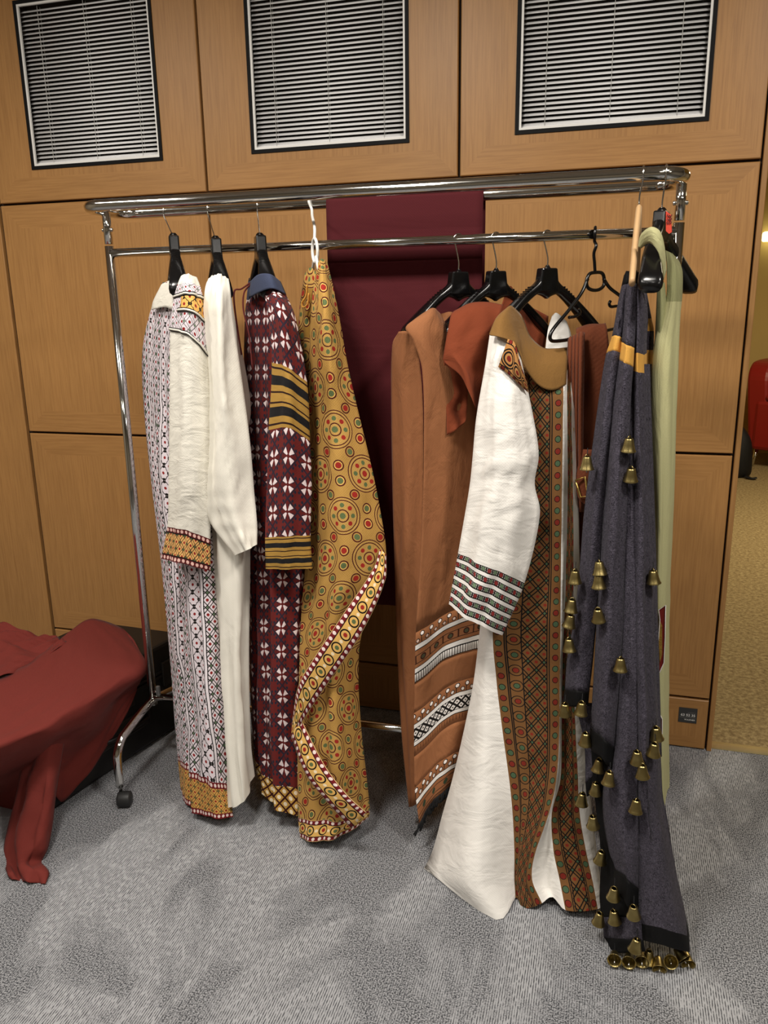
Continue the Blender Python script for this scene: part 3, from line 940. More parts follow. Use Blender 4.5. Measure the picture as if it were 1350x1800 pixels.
TER = '93603E'
MF_TERRA = fabric('terracotta_linen', TER, crease=.35, cs=(22, 10), var=.06)
def pat_terra1(M, u, v):                                            # v 0 (top) .. 1 (bottom) of the band
    hgt = .150
    vv = v * hgt
    def band(a, b): return vv.gt(a) * vv.lt(b)
    # sprouting dots along the top
    x = u.cell(.030)
    x2 = (u + .012).cell(.030)
    M.mix(x.abs().lt(.0012) * band(.012, .036), BLK); M.mix(hyp(x - .003, vv - .010).lt(.0072), BLK); M.mix(hyp(x - .003, vv - .010).lt(.0050), 'E6DCD6')
    M.mix(hyp(x2, vv - .026).lt(.0064), BLK); M.mix(hyp(x2, vv - .026).lt(.0042), 'D9B9A8')
    M.mix(band(.034, .052), BLK); M.mix(band(.036, .049), 'E8E4DF')
    M.mix(band(.066, .068).max(band(.090, .092)), BLK)
    y = u.cell(.048)
    M.mix(hyp(y, vv - .079).lt(.0095), '3A1D14'); M.mix(hyp(y, vv - .079).lt(.0060), '4C4A35')
    M.mix(y.abs().gt(.0215) * band(.068, .090), '4A2A1A')
    M.mix(band(.102, .121), BLK); M.mix(band(.104, .117), 'E8E4DF')
    M.mix(band(.121, .145) * ((u / .008).fr().lt(.72)), 'E8E4DF'); M.mix(band(.143, .1455), BLK)
    M.mix(band(.121, .145) * ((u / .008).fr() - .86).abs().lt(.12), BLK)
MF_TER1 = fabric('terracotta_band_a', TER, pattern=pat_terra1, crease=.1)
def pat_terra2(M, u, v):
    vv = v * .135
    def band(a, b): return vv.gt(a) * vv.lt(b)
    x = u.cell(.032); x2 = (u + .012).cell(.032)
    M.mix(x.abs().lt(.0013) * band(.012, .036), BLK); M.mix(hyp(x - .003, vv - .012).lt(.0080), BLK); M.mix(hyp(x - .003, vv - .012).lt(.0056), 'E6DCD6')
    M.mix(hyp(x2, vv - .027).lt(.0068), BLK); M.mix(hyp(x2, vv - .027).lt(.0046), 'E6DCD6')
    M.mix(band(.035, .105), BLK); M.mix(band(.037, .049).max(band(.091, .102)), 'E8E4DF')
    inner = band(.051, .089)
    a = u / .026 + vv / .026; b = u / .026 - vv / .026
    M.mix(inner, 'E4DDD8')
    M.mix(inner * a.near().lt(.16).max(b.near().lt(.16)), BLK)
    da, db = a.fr() - .5, b.fr() - .5
    M.mix(inner * hyp(da + db, da - db).lt(.18), BLK)
    M.mix(band(.108, .124) * ((u / .010).fr().lt(.16)), '4A2716')
MF_TER2 = fabric('terracotta_band_b', TER, pattern=pat_terra2, crease=.1)
def pat_terra3(M, u, v):
    vv = v * .10
    def band(a, b): return vv.gt(a) * vv.lt(b)
    x = u.cell(.032); x2 = (u + .012).cell(.032)
    M.mix(x.abs().lt(.0013) * band(.010, .034), BLK); M.mix(hyp(x - .003, vv - .010).lt(.0080), BLK); M.mix(hyp(x - .003, vv - .010).lt(.0056), 'E6DCD6')
    M.mix(hyp(x2, vv - .025).lt(.0068), BLK); M.mix(hyp(x2, vv - .025).lt(.0046), 'E6DCD6')
    M.mix(band(.033, .050), BLK); M.mix(band(.035, .047), 'E8E4DF')
    M.mix(band(.060, .062).max(band(.080, .082)).max(band(.090, .092)), BLK)
    M.mix(hyp(u.cell(.05), vv - .071).lt(.008), '33412F')
MF_TER3 = fabric('terracotta_band_c', TER, pattern=pat_terra3, crease=.1)
MF_RUST = fabric('rust_linen', '783921', crease=.25, cs=(10, 10), var=.05)
MF_TAN = fabric('tan_yoke', '7E5C30', crease=.2, cs=(18, 18), sheen=.08, var=.10)

DB = '74502D'
def pat_panel(M, u, v):                                               # u 0..1 across the panel, v in metres
    wd = .150
    um = u * wd
    def strip(a, b): return u.gt(a) * u.lt(b)
    # lattice field
    w, h = .036, .044
    a = um / w + v / h; b = um / w - v / h
    fa, fb = a.near(), b.near()
    fld = strip(.40, .76)
    M.mix(fld * 0.5, '6C4B2C')
    M.mix(fld * ((fa - .13).abs().lt(.050).max((fb - .13).abs().lt(.050))), BLK)
    da, db = a.fr() - .5, b.fr() - .5
    du, dv = (da + db) * (w / 2), (da - db) * (h / 2)
    M.mix(fld * hyp(du, dv).lt(.0040), '7E2A1C'); M.mix(fld * fa.lt(.09) * fb.lt(.09), '465C42')
    # ring strip
    rs = strip(.20, .39)
    rd = hyp(um - .295 * wd, v.cell(.042))
    M.mix(rs * rd.lt(.0155), BLK); M.mix(rs * (rd - .0105).abs().lt(.0028), DB)
    par2 = (v / .042).odd()
    M.mix(rs * rd.lt(.0062) * par2, '7C2A1E'); M.mix(rs * rd.lt(.0062) * (1.0 - par2), '465C42')
    # dotted edge strips
    for c in (.085, .905):
        st = (u - c).abs().lt(.085)
        d = hyp(um - c * wd, v.cell(.030))
        par = (v / .030).odd()
        M.mix(st * d.lt(.0086), BLK)
        M.mix(st * d.lt(.0068) * par, '76261C'); M.mix(st * d.lt(.0068) * (1.0 - par), '465C42')
    for c in (.175, .20, .395, .765, .80):
        M.mix((u - c).abs().lt(.009), BLK)
MF_PANEL = fabric('brown_lattice_panel', DB, pattern=pat_panel, crease=.1)
def pat_panel2(M, u, v):
    wd = .085; um = u * wd
    w, h = .036, .044
    a = um / w + v / h; b = um / w - v / h
    fa, fb = a.near(), b.near(); fld = (u - .5).abs().lt(.22)
    M.mix(fld * ((fa - .13).abs().lt(.050).max((fb - .13).abs().lt(.050))), BLK)
    da, db = a.fr() - .5, b.fr() - .5
    M.mix(fld * hyp((da + db) * (w / 2), (da - db) * (h / 2)).lt(.0042), '7E2A1C'); M.mix(fld * fa.lt(.09) * fb.lt(.09), '465C42')
    for c in (.12, .88):
        d = hyp(um - c * wd, v.cell(.030)); par = (v / .030).odd()
        M.mix(d.lt(.0084), BLK); M.mix(d.lt(.0070) * par, '76261C'); M.mix(d.lt(.0070) * (1.0 - par), '465C42')
    for c in (.255, .31, .69, .745): M.mix((u - c).abs().lt(.014), BLK)
MF_PANEL2 = fabric('brown_lattice_godet', DB, pattern=pat_panel2, crease=.1)
def pat_cuff2(M, u, v):
    r = (v * 6.0)
    q = r.fr()
    row = q.lt(.58)
    M.mix(row * (q - .02).abs().lt(.07), BLK); M.mix((q - .56).abs().lt(.07), BLK)
    sh = r.fl() * .37
    c = (u / .0165 + sh)
    d = hyp((c.fr() - .5) * .0165, (q - .29) * .0215)
    M.mix(row * (c.fr() - .5).abs().gt(.38) * (q - .29).abs().lt(.24), BLK)
    M.mix(d.lt(.0060), BLK)
    par = (c.fl() * .5).fr().gt(.25)
    M.mix(d.lt(.0048) * par, '86302F'); M.mix(d.lt(.0048) * (1.0 - par), '6B8064')
MF_CUFF2 = fabric('dotted_row_cuff', 'E8E4E0', pattern=pat_cuff2, crease=.1)
def pat_patch(M, u, v):
    d = hyp(u.cell(.040), (v - .45) * .075)
    M.mix((d - .014).abs().lt(.0022).max((d - .021).abs().lt(.0018)), BLK); M.mix(d.lt(.0065), '76261C')
    e = (v - .5).abs().gt(.38)
    dd = hyp(u.cell(.022), ((v - .5).abs() - .44) * .075)
    M.mix(((v - .5).abs() - .37).abs().lt(.02), BLK); M.mix(dd.lt(.0062), BLK); M.mix(dd.lt(.0048), '76261C')
MF_PATCH = fabric('shoulder_patch_print', 'B27E48', pattern=pat_patch, crease=.1)
MF_TOWEL = fabric('rust_velour', '6E3A24', crease=.3, cs=(20, 6), weave=.4, sheen=.12, wv=500)
MF_FLEECE = None
def fleece():
    M = Mat('charcoal_fleece', '4A4650', 0.95, 0, 0.04, 0.08)
    u, v = M.uv()
    n = M.noise(M.vec(u * 170, v * 125), 1.0, 3, 0.6, 1.8)
    M.scale_val(((n - 0.5) * 2.6 + 0.85).max(0.25))
    M.bump(n, 0.9, 0.004)
    return M.done()
MF_FLEECE = fleece()
MF_TRIM = fabric('black_satin_trim', '09090A', rough=.75, crease=.2, sheen=.0)
MF_YBAND = fabric('golden_cotton_band', 'CE9A49', crease=.2)
MF_SAGE = fabric('sage_sheer', 'B4B184', crease=.3, cs=(30, 4), var=.05)
MF_SAGE2 = fabric('sage_lining', '8F8F66', crease=.3, cs=(30, 4))
MF_MPANEL = fabric('maroon_cotton', '4F1B20', crease=.25, cs=(2, 9), var=.05)
MF_DRAPE = fabric('brick_red_linen', '6C2B25', crease=.2, cs=(8, 8), var=.05)
M_BELL = plain('aged_brass', '9C8C5C', 0.34, 1.0, var=.25, vs=60)
M_GOLDTHR = plain('gold_sequin', 'B99B55', 0.3, 0.9, var=.3, vs=300)

# ------------------------------------------------------------------ left group: hangers on the rear rail, leaning over the lower rail
def rear_hook(c, px):
    """wire from the hanger neck, over the lower rail, up to the rear top rail"""
    r = A(px, 372, YB)
    c = np.array(c)
    e_ = np.array([r[0], YB - .0185, ZR - .014]); P = [c, c + (e_ - c) * .33, c + (e_ - c) * .66, e_]
    for a in (180, 145, 110, 70, 30, 0):
        t = math.radians(a); P.append(np.array([r[0], YB + .0185 * math.cos(t), ZR + .0185 * math.sin(t)]))
    return P
LAX = math.radians(-58)
for (px, py, hp, lab) in ((305, 417, 293, 'black coat hanger inside the black-and-white latticed robe'), (379, 422, 370, 'black coat hanger inside the plain ivory robe'), (457, 417, 457, 'black coat hanger inside the maroon pinwheel robe')):
    c = A(px, py, 2.095)
    coat_hanger(c, LAX, rear_hook(c, hp), lab, half=.125, drop=.115)

# white tubular hanger of the ochre wrap
wc = A(554, 452, 2.09)
T = Thing('tube_hanger', wc, 'white plastic tube hanger holding the ochre rosette wrap', 'hanger')
ax, ay = frame(math.radians(-62)); up = np.array([0, 0, 1.0])
hk = [wc + up * .045, A(553, 400, 2.11), A(549, 380, 2.2), A(548, 368, YB - .021)]
rr_ = A(548, 368, YB)
for a in (170, 120, 70, 20, -10):
    t = math.radians(a); hk.append(np.array([rr_[0], YB + .0205 * math.cos(t), ZR + .0205 * math.sin(t)]))
v, f = tube(spl(hk, 6), .0040, 10); T.part('hook', v, f, M_WPL)
axr = np.array([.62, -.78, 0])
rg = [wc + axr * (.022 * math.cos(t)) + up * (.017 + .030 * math.sin(t)) for t in np.linspace(0, 2 * math.pi, 25)[:-1]]
v, f = tube(rg, .0042, 10, closed=True); T.part('neck_ring', v, f, M_WPL)
for s_ in (1, -1):
    ln = .11 if s_ > 0 else .19
    v, f = tube(spl([wc + ax * s_ * .018 + up * .0, wc + ax * s_ * .05 - up * .025, wc + ax * s_ * ln - up * ln * .62], 5), .0045, 10); arm = T.part('arm', v, f, M_WPL)
    if s_ > 0: continue
    v, f = tube(spl([wc + ax * s_ * .10 - up * .062, wc + ax * s_ * .10 - up * .09, wc + ax * s_ * .115 - up * .098, wc + ax * s_ * .125 - up * .085], 5), .004, 8); T.part('strap_notch', v, f, M_WPL, parent=arm)
v, f = tube([wc + ax * .10 - up * .118, wc - ax * .19 - up * .118], .0045, 10); T.part('cross_bar', v, f, M_WPL)

# --- latticed robe
g = Thing('robe', A(350, 1437, 2.1) * np.array([1, 1, 0]), 'black-and-white latticed robe with plain linen sleeve and yellow hem', 'robe')
rows = [(496, [(286, 2.10), (302, 2.06), (320, 2.02), (336, 2.0), (350, 2.03)]),
        (545, [(265, 2.17), (285, 2.10), (308, 2.03), (336, 1.97), (358, 2.0)]),
        (620, [(250, 2.22), (272, 2.13), (300, 2.04), (332, 1.97), (364, 2.0)]),
        (720, [(253, 2.22), (274, 2.13), (299, 2.04), (332, 1.96), (366, 2.0)]),
        (850, [(266, 2.2), (284, 2.1), (304, 2.03), (336, 1.96), (369, 2.0)]),
        (990, [(283, 2.18), (298, 2.08), (318, 2.00), (346, 1.95), (376, 1.98)]),
        (1150, [(298, 2.15), (312, 2.05), (330, 1.98), (358, 1.93), (387, 1.97)]),
        (1280, [(308, 2.12), (321, 2.03), (340, 1.95), (366, 1.91), (396, 1.95)]),
        (1340, [(312, 1328, 2.10), (324, 1340, 2.01), (343, 1358, 1.93), (370, 1372, 1.90), (402, 1378, 1.94)]),
        (1430, [(318, 1392, 2.06), (328, 1412, 1.98), (347, 1430, 1.92), (376, 1438, 1.895), (410, 1436, 1.92)])]
sh = Sheet(rows, 6, 6, vb=(8.16, 8.86), folds=((3.2, .008), (5.5, .005)), seed=3, rough=.003, back=(-.12, .20, 0))
sh.emit(g, [('hem_edge', MF_DOTB, (0, 4, 8.0, 8.16), 'v'), ('hem_edge', MF_DOTB, (0, 4, 8.86, 9), 'v'), ('hem_band', MF_HEMY, (0, 4, 8.16, 8.86), 'm', 'yellow latticed hem band'), ('body', MF_ROBE, None, 'm')])
rows = [(484, [(318, 485, 2.0), (331, 482, 1.985), (346, 487, 2.0)]),
        (500, [(312, 500, 1.96), (333, 497, 1.92), (352, 503, 1.96)]),
        (520, [(306, 522, 1.94), (333, 516, 1.89), (357, 524, 1.94)]),
        (550, [(302, 548, 1.93), (333, 545, 1.875), (362, 566, 1.93)]),
        (600, [(299, 578, 1.925), (333, 588, 1.875), (366, 624, 1.925)]),
        (700, [(298, 1.925), (332, 1.88), (369, 1.925)]),
        (850, [(296, 1.925), (331, 1.88), (370, 1.925)]),
        (930, [(294, 926, 1.93), (330, 933, 1.895), (370, 948, 1.93)]),
        (990, [(283, 982, 1.925), (325, 992, 1.89), (370, 1004, 1.925)])]
sh = Sheet(rows, 8, 7, folds=((2.5, .003),), seed=8, rough=.003, back=(-.035, .06, 0))
o = sh.emit(g, [('neck_facing', MF_LINEN, (0, 2, 0, 1)), ('yoke', MF_LAT, (0, 2, 1, 2)), ('yoke_inset', MF_FOILY, (0.55, 2, 2, 3), 'm', 'yellow yoke inset'), ('yoke', MF_LAT, (0, 2, 2, 4)), ('cuff', MF_CUFF1, (0, 2, 7, 8), 'v', 'yellow and maroon printed cuff'), ('sleeve', MF_LINEN, None, 'm', 'plain white linen sleeve')])
for (tv0) in (2, 3, 4):                                     # outlined white piping along the yoke seams
    j = np.argmin(abs(sh.tv - tv0)); P = sh.G[j] + sh.N[j] * .002
    v, f = tube(P[(3 if tv0 == 3 else 0):], .0030, 6); pp = g.part('yoke_piping', v, f, MF_LINEN, uvs=[(0, 0)] * len(v))
    for d in (-1, 1):
        v, f = tube(P[(3 if tv0 == 3 else 0):] + np.array([0, -.001, d * .0042]), .0012, 5); g.part('piping_line', v, f, M_BLACK, parent=pp)
rows = [(492, [(284, 500, 2.10), (296, 494, 2.08), (318, 486, 2.03)]), (510, [(270, 528, 2.12), (290, 520, 2.06), (312, 502, 2.0)]), (540, [(266, 545, 2.13), (288, 540, 2.05), (303, 545, 2.0)])]
Sheet(rows, 5, 5).emit(g, [('collar', MF_LINEN, None, 'm', 'white linen neck facing')])

# --- ivory robe
g = Thing('robe', A(415, 1420, 2.1) * np.array([1, 1, 0]), 'plain ivory linen robe hanging between the latticed and maroon robes', 'robe')
rows = [(482, [(372, 484, 2.03), (386, 479, 2.02), (402, 486, 2.04)]),
        (500, [(362, 2.04), (384, 1.99), (404, 2.03)]),
        (560, [(358, 2.05), (385, 1.98), (413, 2.02)]),
        (640, [(361, 2.05), (392, 1.97), (430, 2.02)]),
        (720, [(365, 2.05), (402, 1.97), (441, 2.02)]),
        (775, [(362, 2.04), (398, 1.96), (434, 2.02)]),
        (870, [(358, 2.02), (398, 1.95), (438, 2.02)]),
        (980, [(369, 2.0), (405, 1.94), (440, 2.0)]),
        (1150, [(379, 1.99), (409, 1.93), (438, 1.99)]),
        (1300, [(388, 1.97), (416, 1.91), (441, 1.98)]),
        (1410, [(398, 1421, 1.92), (428, 1409, 1.90), (448, 1364, 1.99)])]
sh = Sheet(rows, 9, 7, folds=((2.6, .009, .2), (4.5, .004, .6)), seed=11, rough=.003, back=(-.11, .20, 0))
sh.emit(g, [('body', MF_LINEN2, None)])
rows = [(486, [(366, 490, 1.99), (384, 481, 1.98), (402, 490, 1.99)]),
        (510, [(360, 1.94), (384, 1.90), (405, 1.94)]),
        (560, [(357, 1.93), (384, 1.88), (410, 1.93)]),
        (700, [(364, 1.93), (392, 1.88), (430, 1.93)]),
        (790, [(361, 1.93), (396, 1.885), (441, 1.93)]),
        (865, [(350, 1.935), (396, 1.89), (447, 1.94)]),
        (920, [(370, 1.925), (410, 1.89), (452, 1.93)]),
        (965, [(412, 976, 1.91), (432, 968, 1.885), (452, 957, 1.92)])]
sh = Sheet(rows, 9, 8, folds=((1.6, .005, .3), (3, .003, .2)), seed=5, rough=.003, back=(-.035, .07, 0))
sh.emit(g, [('sleeve', MF_LINEN2, None)])

# --- maroon pinwheel robe
g = Thing('robe', A(490, 1428, 2.12) * np.array([1, 1, 0]), 'maroon robe with white pinwheel print and ochre striped sleeve bands', 'robe')
rows = [(482, [(440, 494, 2.08), (458, 481, 2.04), (478, 484, 2.03), (492, 494, 2.05)]),
        (505, [(436, 528, 2.08), (458, 512, 2.03), (480, 506, 2.01), (503, 518, 2.05)]),
        (560, [(433, 2.1), (456, 2.03), (482, 1.99), (518, 2.04)]),
        (640, [(431, 2.1), (455, 2.03), (482, 1.98), (534, 2.03)]),
        (760, [(433, 2.1), (457, 2.03), (485, 1.99), (545, 2.03)]),
        (900, [(438, 2.09), (460, 2.02), (490, 1.98), (549, 2.02)]),
        (1010, [(440, 2.08), (462, 2.02), (495, 1.97), (535, 2.02)]),
        (1150, [(441, 2.08), (463, 2.02), (495, 1.96), (529, 2.01)]),
        (1280, [(445, 2.07), (465, 2.01), (495, 1.955), (528, 2.0)]),
        (1370, [(448, 1335, 2.06), (469, 1366, 2.0), (498, 1383, 1.95), (528, 1383, 1.98)]),
        (1428, [(450, 1356, 2.05), (472, 1405, 1.98), (497, 1428, 1.94), (528, 1434, 1.96)])]
sh = Sheet(rows, 8, 7, folds=((3.2, .010, .1, .1), (6, .004, .5)), seed=21, rough=.002, back=(-.11, .18, 0))
sh.emit(g, [('hem_band', MF_HEM3, (0, 3, 9, 10), 'm', 'ochre hem with white dots in a dark lattice'), ('collar', MF_NAVY, (0, 3, 0, 1), 'm', 'navy collar facing'), ('body', MF_MAROON, None)])
rows = [(505, [(464, 516, 1.99), (482, 506, 1.965), (502, 516, 1.99)]),
        (560, [(470, 545, 1.93), (494, 540, 1.88), (520, 560, 1.94)]),
        (645, [(478, 637, 1.92), (506, 646, 1.88), (540, 672, 1.93)]),
        (750, [(472, 756, 1.92), (508, 752, 1.88), (545, 775, 1.93)]),
        (850, [(469, 1.92), (506, 1.885), (548, 1.93)]),
        (942, [(466, 945, 1.92), (506, 943, 1.89), (546, 941, 1.93)]),
        (1000, [(467, 1000, 1.915), (508, 1001, 1.895), (549, 999, 1.925)])]
sh = Sheet(rows, 9, 8, folds=((2.2, .003),), seed=4, rough=.002, back=(-.04, .07, 0))
sh.emit(g, [('sleeve_band', MF_STRIPE, (0, 2, 2, 3), 'v', 'ochre band with black stripes'), ('cuff', MF_STRIPE, (0, 2, 5, 6), 'v', 'ochre striped cuff'), ('sleeve', MF_MAROON, None)])
rows = [(482, [(441, 494, 2.06), (456, 482, 1.975), (475, 482, 1.95), (493, 495, 1.99)]), (496, [(439, 508, 2.05), (457, 496, 1.965), (477, 493, 1.94), (498, 506, 1.98)]), (512, [(438, 524, 2.05), (458, 513, 1.96), (480, 507, 1.935), (503, 518, 1.975)])]
Sheet(rows, 5, 5).emit(g, [('collar_band', MF_NAVY, None, 'm', 'navy collar band')])
M_CORDR = plain('maroon_cord', '5A1A18', .8)
for P in ([(440, 497, 2.09), (424, 508, 2.07), (412, 512, 2.05), (413, 545, 2.03), (424, 620, 2.0), (423, 612, 2.0)], [(440, 500, 2.08), (429, 515, 2.04), (428, 545, 2.02), (438, 590, 2.0), (444, 650, 1.98)]):
    v, f = tube(spl([A(*p) for p in P], 6), .0024, 6); g.part('neck_tie', v, f, M_CORDR, label='thin maroon neck tie')

# --- ochre rosette wrap
g = Thing('wrap_skirt', A(580, 1470, 2.1) * np.array([1, 1, 0]), 'ochre wrap cloth printed with rosettes, on a white plastic hanger', 'wrap')
rows = [(456, [(559, 461, 2.05), (567, 455, 2.03), (575, 460, 2.05)]),
        (505, [(551, 2.01), (568, 1.96), (586, 2.01)]),
        (560, [(546, 2.0), (572, 1.93), (597, 1.99)]),
        (640, [(543, 2.0), (578, 1.93), (611, 1.99)]),
        (720, [(543, 2.01), (585, 1.94), (629, 2.0)]),
        (820, [(541, 2.0), (595, 1.93), (653, 2.0)]),
        (900, [(541, 2.0), (602, 1.92), (669, 2.0)]),
        (975, [(540, 2.0), (605, 1.91), (679, 1.99)]),
        (1035, [(533, 1.99), (600, 1.91), (671, 1.98)]),
        (1110, [(528, 1.99), (585, 1.92), (637, 1.99)]),
        (1180, [(526, 1.98), (580, 1.92), (630, 2.0)]),
        (1280, [(523, 1.97), (580, 1.90), (635, 2.0)]),
        (1370, [(523, 1.96), (583, 1.89), (645, 2.0)]),
        (1434, [(524, 1436, 1.94), (580, 1444, 1.885), (650, 1424, 1.99)]),
        (1476, [(527, 1471, 1.93), (572, 1479, 1.875), (648, 1438, 1.99)])]
sh = Sheet(rows, 10, 6, folds=((1.6, .012, .1, .5), (3.4, .005, .3, .3)), seed=31, rough=.003, back=(-.08, .20, 0))
sh.emit(g, [('hem_border', MF_BORDER, (0, 2, 13, 14), 'v', 'ring-patterned hem border edged in maroon'), ('cloth', MF_ROSE, None)])
def strip(T, name, edgeA, edgeB, mat, Y, label, per=8, parent=None):
    """a sewn strip between two edge polylines given as (px, py[, Y])"""
    rws = [[A(a[0], a[1], Ya), A((a[0] + b[0]) / 2, (a[1] + b[1]) / 2, Ya - .004), A(b[0], b[1], Ya)] for a, b, Ya in zip(edgeA, edgeB, Y)]
    s_ = Sheet(rws, 3, per)
    nv, nu = s_.G.shape[:2]
    V = s_.G.reshape(-1, 3); N = s_.N.reshape(-1, 3)
    ln = np.concatenate([[0], np.cumsum(np.linalg.norm(np.diff(s_.G[:, nu // 2], axis=0), axis=1))])
    UV = [(ln[j], s_.un[i]) for j in range(nv) for i in range(nu)]
    Fc = [(j * nu + i, (j + 1) * nu + i, (j + 1) * nu + i + 1, j * nu + i + 1) for j in range(nv - 1) for i in range(nu - 1)]
    return T.part(name, V, Fc, mat, UV, label=label, normals=N, solid=.002, parent=parent)
oA = [(679, 975), (677, 1020), (637, 1110), (577, 1200), (542, 1252), (512, 1300)]
iA = [(668, 965), (655, 1002), (603, 1080), (545, 1168), (524, 1208), (514, 1268)]
strip(g, 'wrap_border', iA, oA, MF_BORDER, [1.965, 1.94, 1.90, 1.895, 1.905, 1.92], 'ring-patterned border running diagonally down the wrap')
oB = [(512, 1292), (536, 1358), (572, 1406), (618, 1457)]
iB = [(528, 1262), (570, 1344), (611, 1398), (644, 1428)]
strip(g, 'wrap_border', oB, iB, MF_BORDER, [1.918, 1.875, 1.858, 1.875], 'ring-patterned border folding back to the hem')
# darker far layer behind the hanger arm, with tie loop
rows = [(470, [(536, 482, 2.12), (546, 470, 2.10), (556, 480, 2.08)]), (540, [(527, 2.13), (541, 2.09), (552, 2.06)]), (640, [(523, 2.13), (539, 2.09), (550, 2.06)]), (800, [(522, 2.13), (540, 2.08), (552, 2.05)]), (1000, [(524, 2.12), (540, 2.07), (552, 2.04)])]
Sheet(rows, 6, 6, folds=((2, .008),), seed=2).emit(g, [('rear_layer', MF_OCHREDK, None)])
v, f = tube(spl([A(x, y, 2.055) for x, y in ((540, 500), (538, 520), (531, 532), (533, 540), (541, 534), (543, 515))], 5), .003, 6, flat=(1.6, .7)); g.part('tie_loop', v, f, MF_YBAND, uvs=[(0, 0)] * len(v))

# --- maroon cloth over the rear rail
x0, x1 = A(576, 450, YB - .02)[0], A(848, 450, YB - .02)[0]
zb = A(690, 1062, YB)[2]
xs = np.linspace(x0, x1, 5)
rws = []
for (yy, zz) in ((YB + .03, .9), (YB + .022, 1.75), (YB + .018, ZR), (YB + .010, ZR + .0155), (YB, ZR + .0185), (YB - .010, ZR + .0155), (YB - .019, ZR), (YB - .021, 1.70), (YB - .022, 1.4), (YB - .02, 1.0), (YB - .018, zb)):
    rws.append([np.array([x, yy, zz]) for x in xs])
sh = Sheet(rws, 5, 6, folds=((1.5, .006, .3, .55), (2.5, .004, .6, .55)), seed=7, edge=False)
single_T = Thing('hanging_cloth', ((x0 + x1) / 2, YB, zb), 'long maroon cloth draped over the rear top rail', 'cloth')
sh.emit(single_T, [('cloth', MF_MPANEL, None)], solid=.002)

# ------------------------------------------------------------------ right group
def bar_hook(c, px, ang, tip=-1):
    r = A(px, 420, YM); r[2] = ZB
    return hook_over(np.array(c) + np.array([0, 0, .008]), r, .0128, ang, tip=tip)
RAX = math.radians(-138)                                      # near end towards the camera and the left group
for (px, py, lab) in ((806, 480, 'black coat hanger under the terracotta tunic'), (872, 479, 'black coat hanger under the rust shirt'), (962, 474, 'black coat hanger under the white dress with tan yoke')):
    c = A(px, py, YM - .004)
    coat_hanger(c, RAX, bar_hook(c, px, RAX + math.pi, 1), lab, half=.165, drop=.125)

# --- terracotta tunic
g = Thing('tunic', A(770, 1430, 2.08) * np.array([1, 1, 0]), 'terracotta linen tunic with black-and-white printed bands and fringe', 'tunic')
rows = [(583, [(701, 583, 2.00), (712, 582, 1.985), (724, 586, 1.99)]),
        (612, [(690, 606, 2.04), (708, 2.0), (734, 2.0)]),
        (700, [(688, 2.06), (710, 2.02), (743, 2.0)]),
        (850, [(690, 2.06), (714, 2.02), (744, 2.0)]),
        (1000, [(694, 2.06), (716, 2.02), (741, 2.0)]),
        (1150, [(699, 2.06), (716, 2.03), (736, 2.0)]),
        (1290, [(706, 2.05), (720, 2.03), (735, 2.0)]),
        (1415, [(719, 1419, 2.05), (726, 1417, 2.03), (735, 1412, 2.01)])]
Sheet(rows, 7, 6, folds=((1.4, .006),), seed=12, rough=.002).emit(g, [('back_panel', MF_TERRA, None)])
rows = [(541, [(746, 549, 2.02), (757, 542, 2.02), (766, 543, 2.04), (774, 552, 2.06), (784, 572, 2.08)]),
        (560, [(728, 562, 1.97), (750, 556, 1.975), (768, 558, 2.0), (782, 575, 2.04), (800, 592, 2.08)]),
        (577, [(713, 577, 1.955), (740, 575, 1.955), (766, 580, 1.98), (790, 598, 2.03), (820, 612, 2.08)]),
        (600, [(727, 600, 1.95), (746, 604, 1.95), (770, 610, 1.985), (796, 625, 2.03), (828, 640, 2.09)]),
        (650, [(742, 650, 1.955), (760, 1.96), (780, 1.99), (806, 2.03), (840, 2.10)]),
        (800, [(745, 1.965), (764, 1.985), (786, 1.995), (812, 2.03), (850, 2.10)]),
        (950, [(741, 1.97), (762, 1.99), (786, 1.995), (812, 2.02), (856, 2.09)]),
        (1078, [(731, 1112, 1.97), (755, 1098, 1.99), (780, 1082, 1.995), (812, 1066, 2.02), (862, 1052, 2.08)]),
        (1180, [(729, 1203, 1.97), (752, 1186, 1.99), (778, 1164, 1.995), (810, 1149, 2.01), (862, 1140, 2.08)]),
        (1240, [(728, 1253, 1.97), (752, 1236, 1.99), (778, 1214, 1.995), (808, 1196, 2.01), (860, 1188, 2.08)]),
        (1320, [(728, 1330, 1.97), (750, 1312, 1.99), (776, 1286, 1.995), (804, 1268, 2.01), (855, 1262, 2.08)]),
        (1390, [(729, 1385, 1.965), (749, 1364, 1.985), (774, 1338, 1.99), (800, 1322, 2.01), (850, 1316, 2.08)]),
        (1440, [(737, 1447, 1.955), (750, 1424, 1.98), (770, 1398, 1.985), (796, 1378, 2.01), (845, 1366, 2.08)])]
sh = Sheet(rows, 5, 6, folds=((1.7, .004, .2, .2),), seed=9, rough=.002, edge=True)
sh.emit(g, [('printed_band', MF_TER1, (0, 4, 7, 8), 'v', 'printed band with sprouting dots and white stripes'), ('printed_band', MF_TER2, (0, 4, 9, 10), 'v', 'printed band with white lattice'), ('printed_band', MF_TER3, (0, 4, 11, 12), 'v', 'printed hem band'), ('front_panel', MF_TERRA, None)])
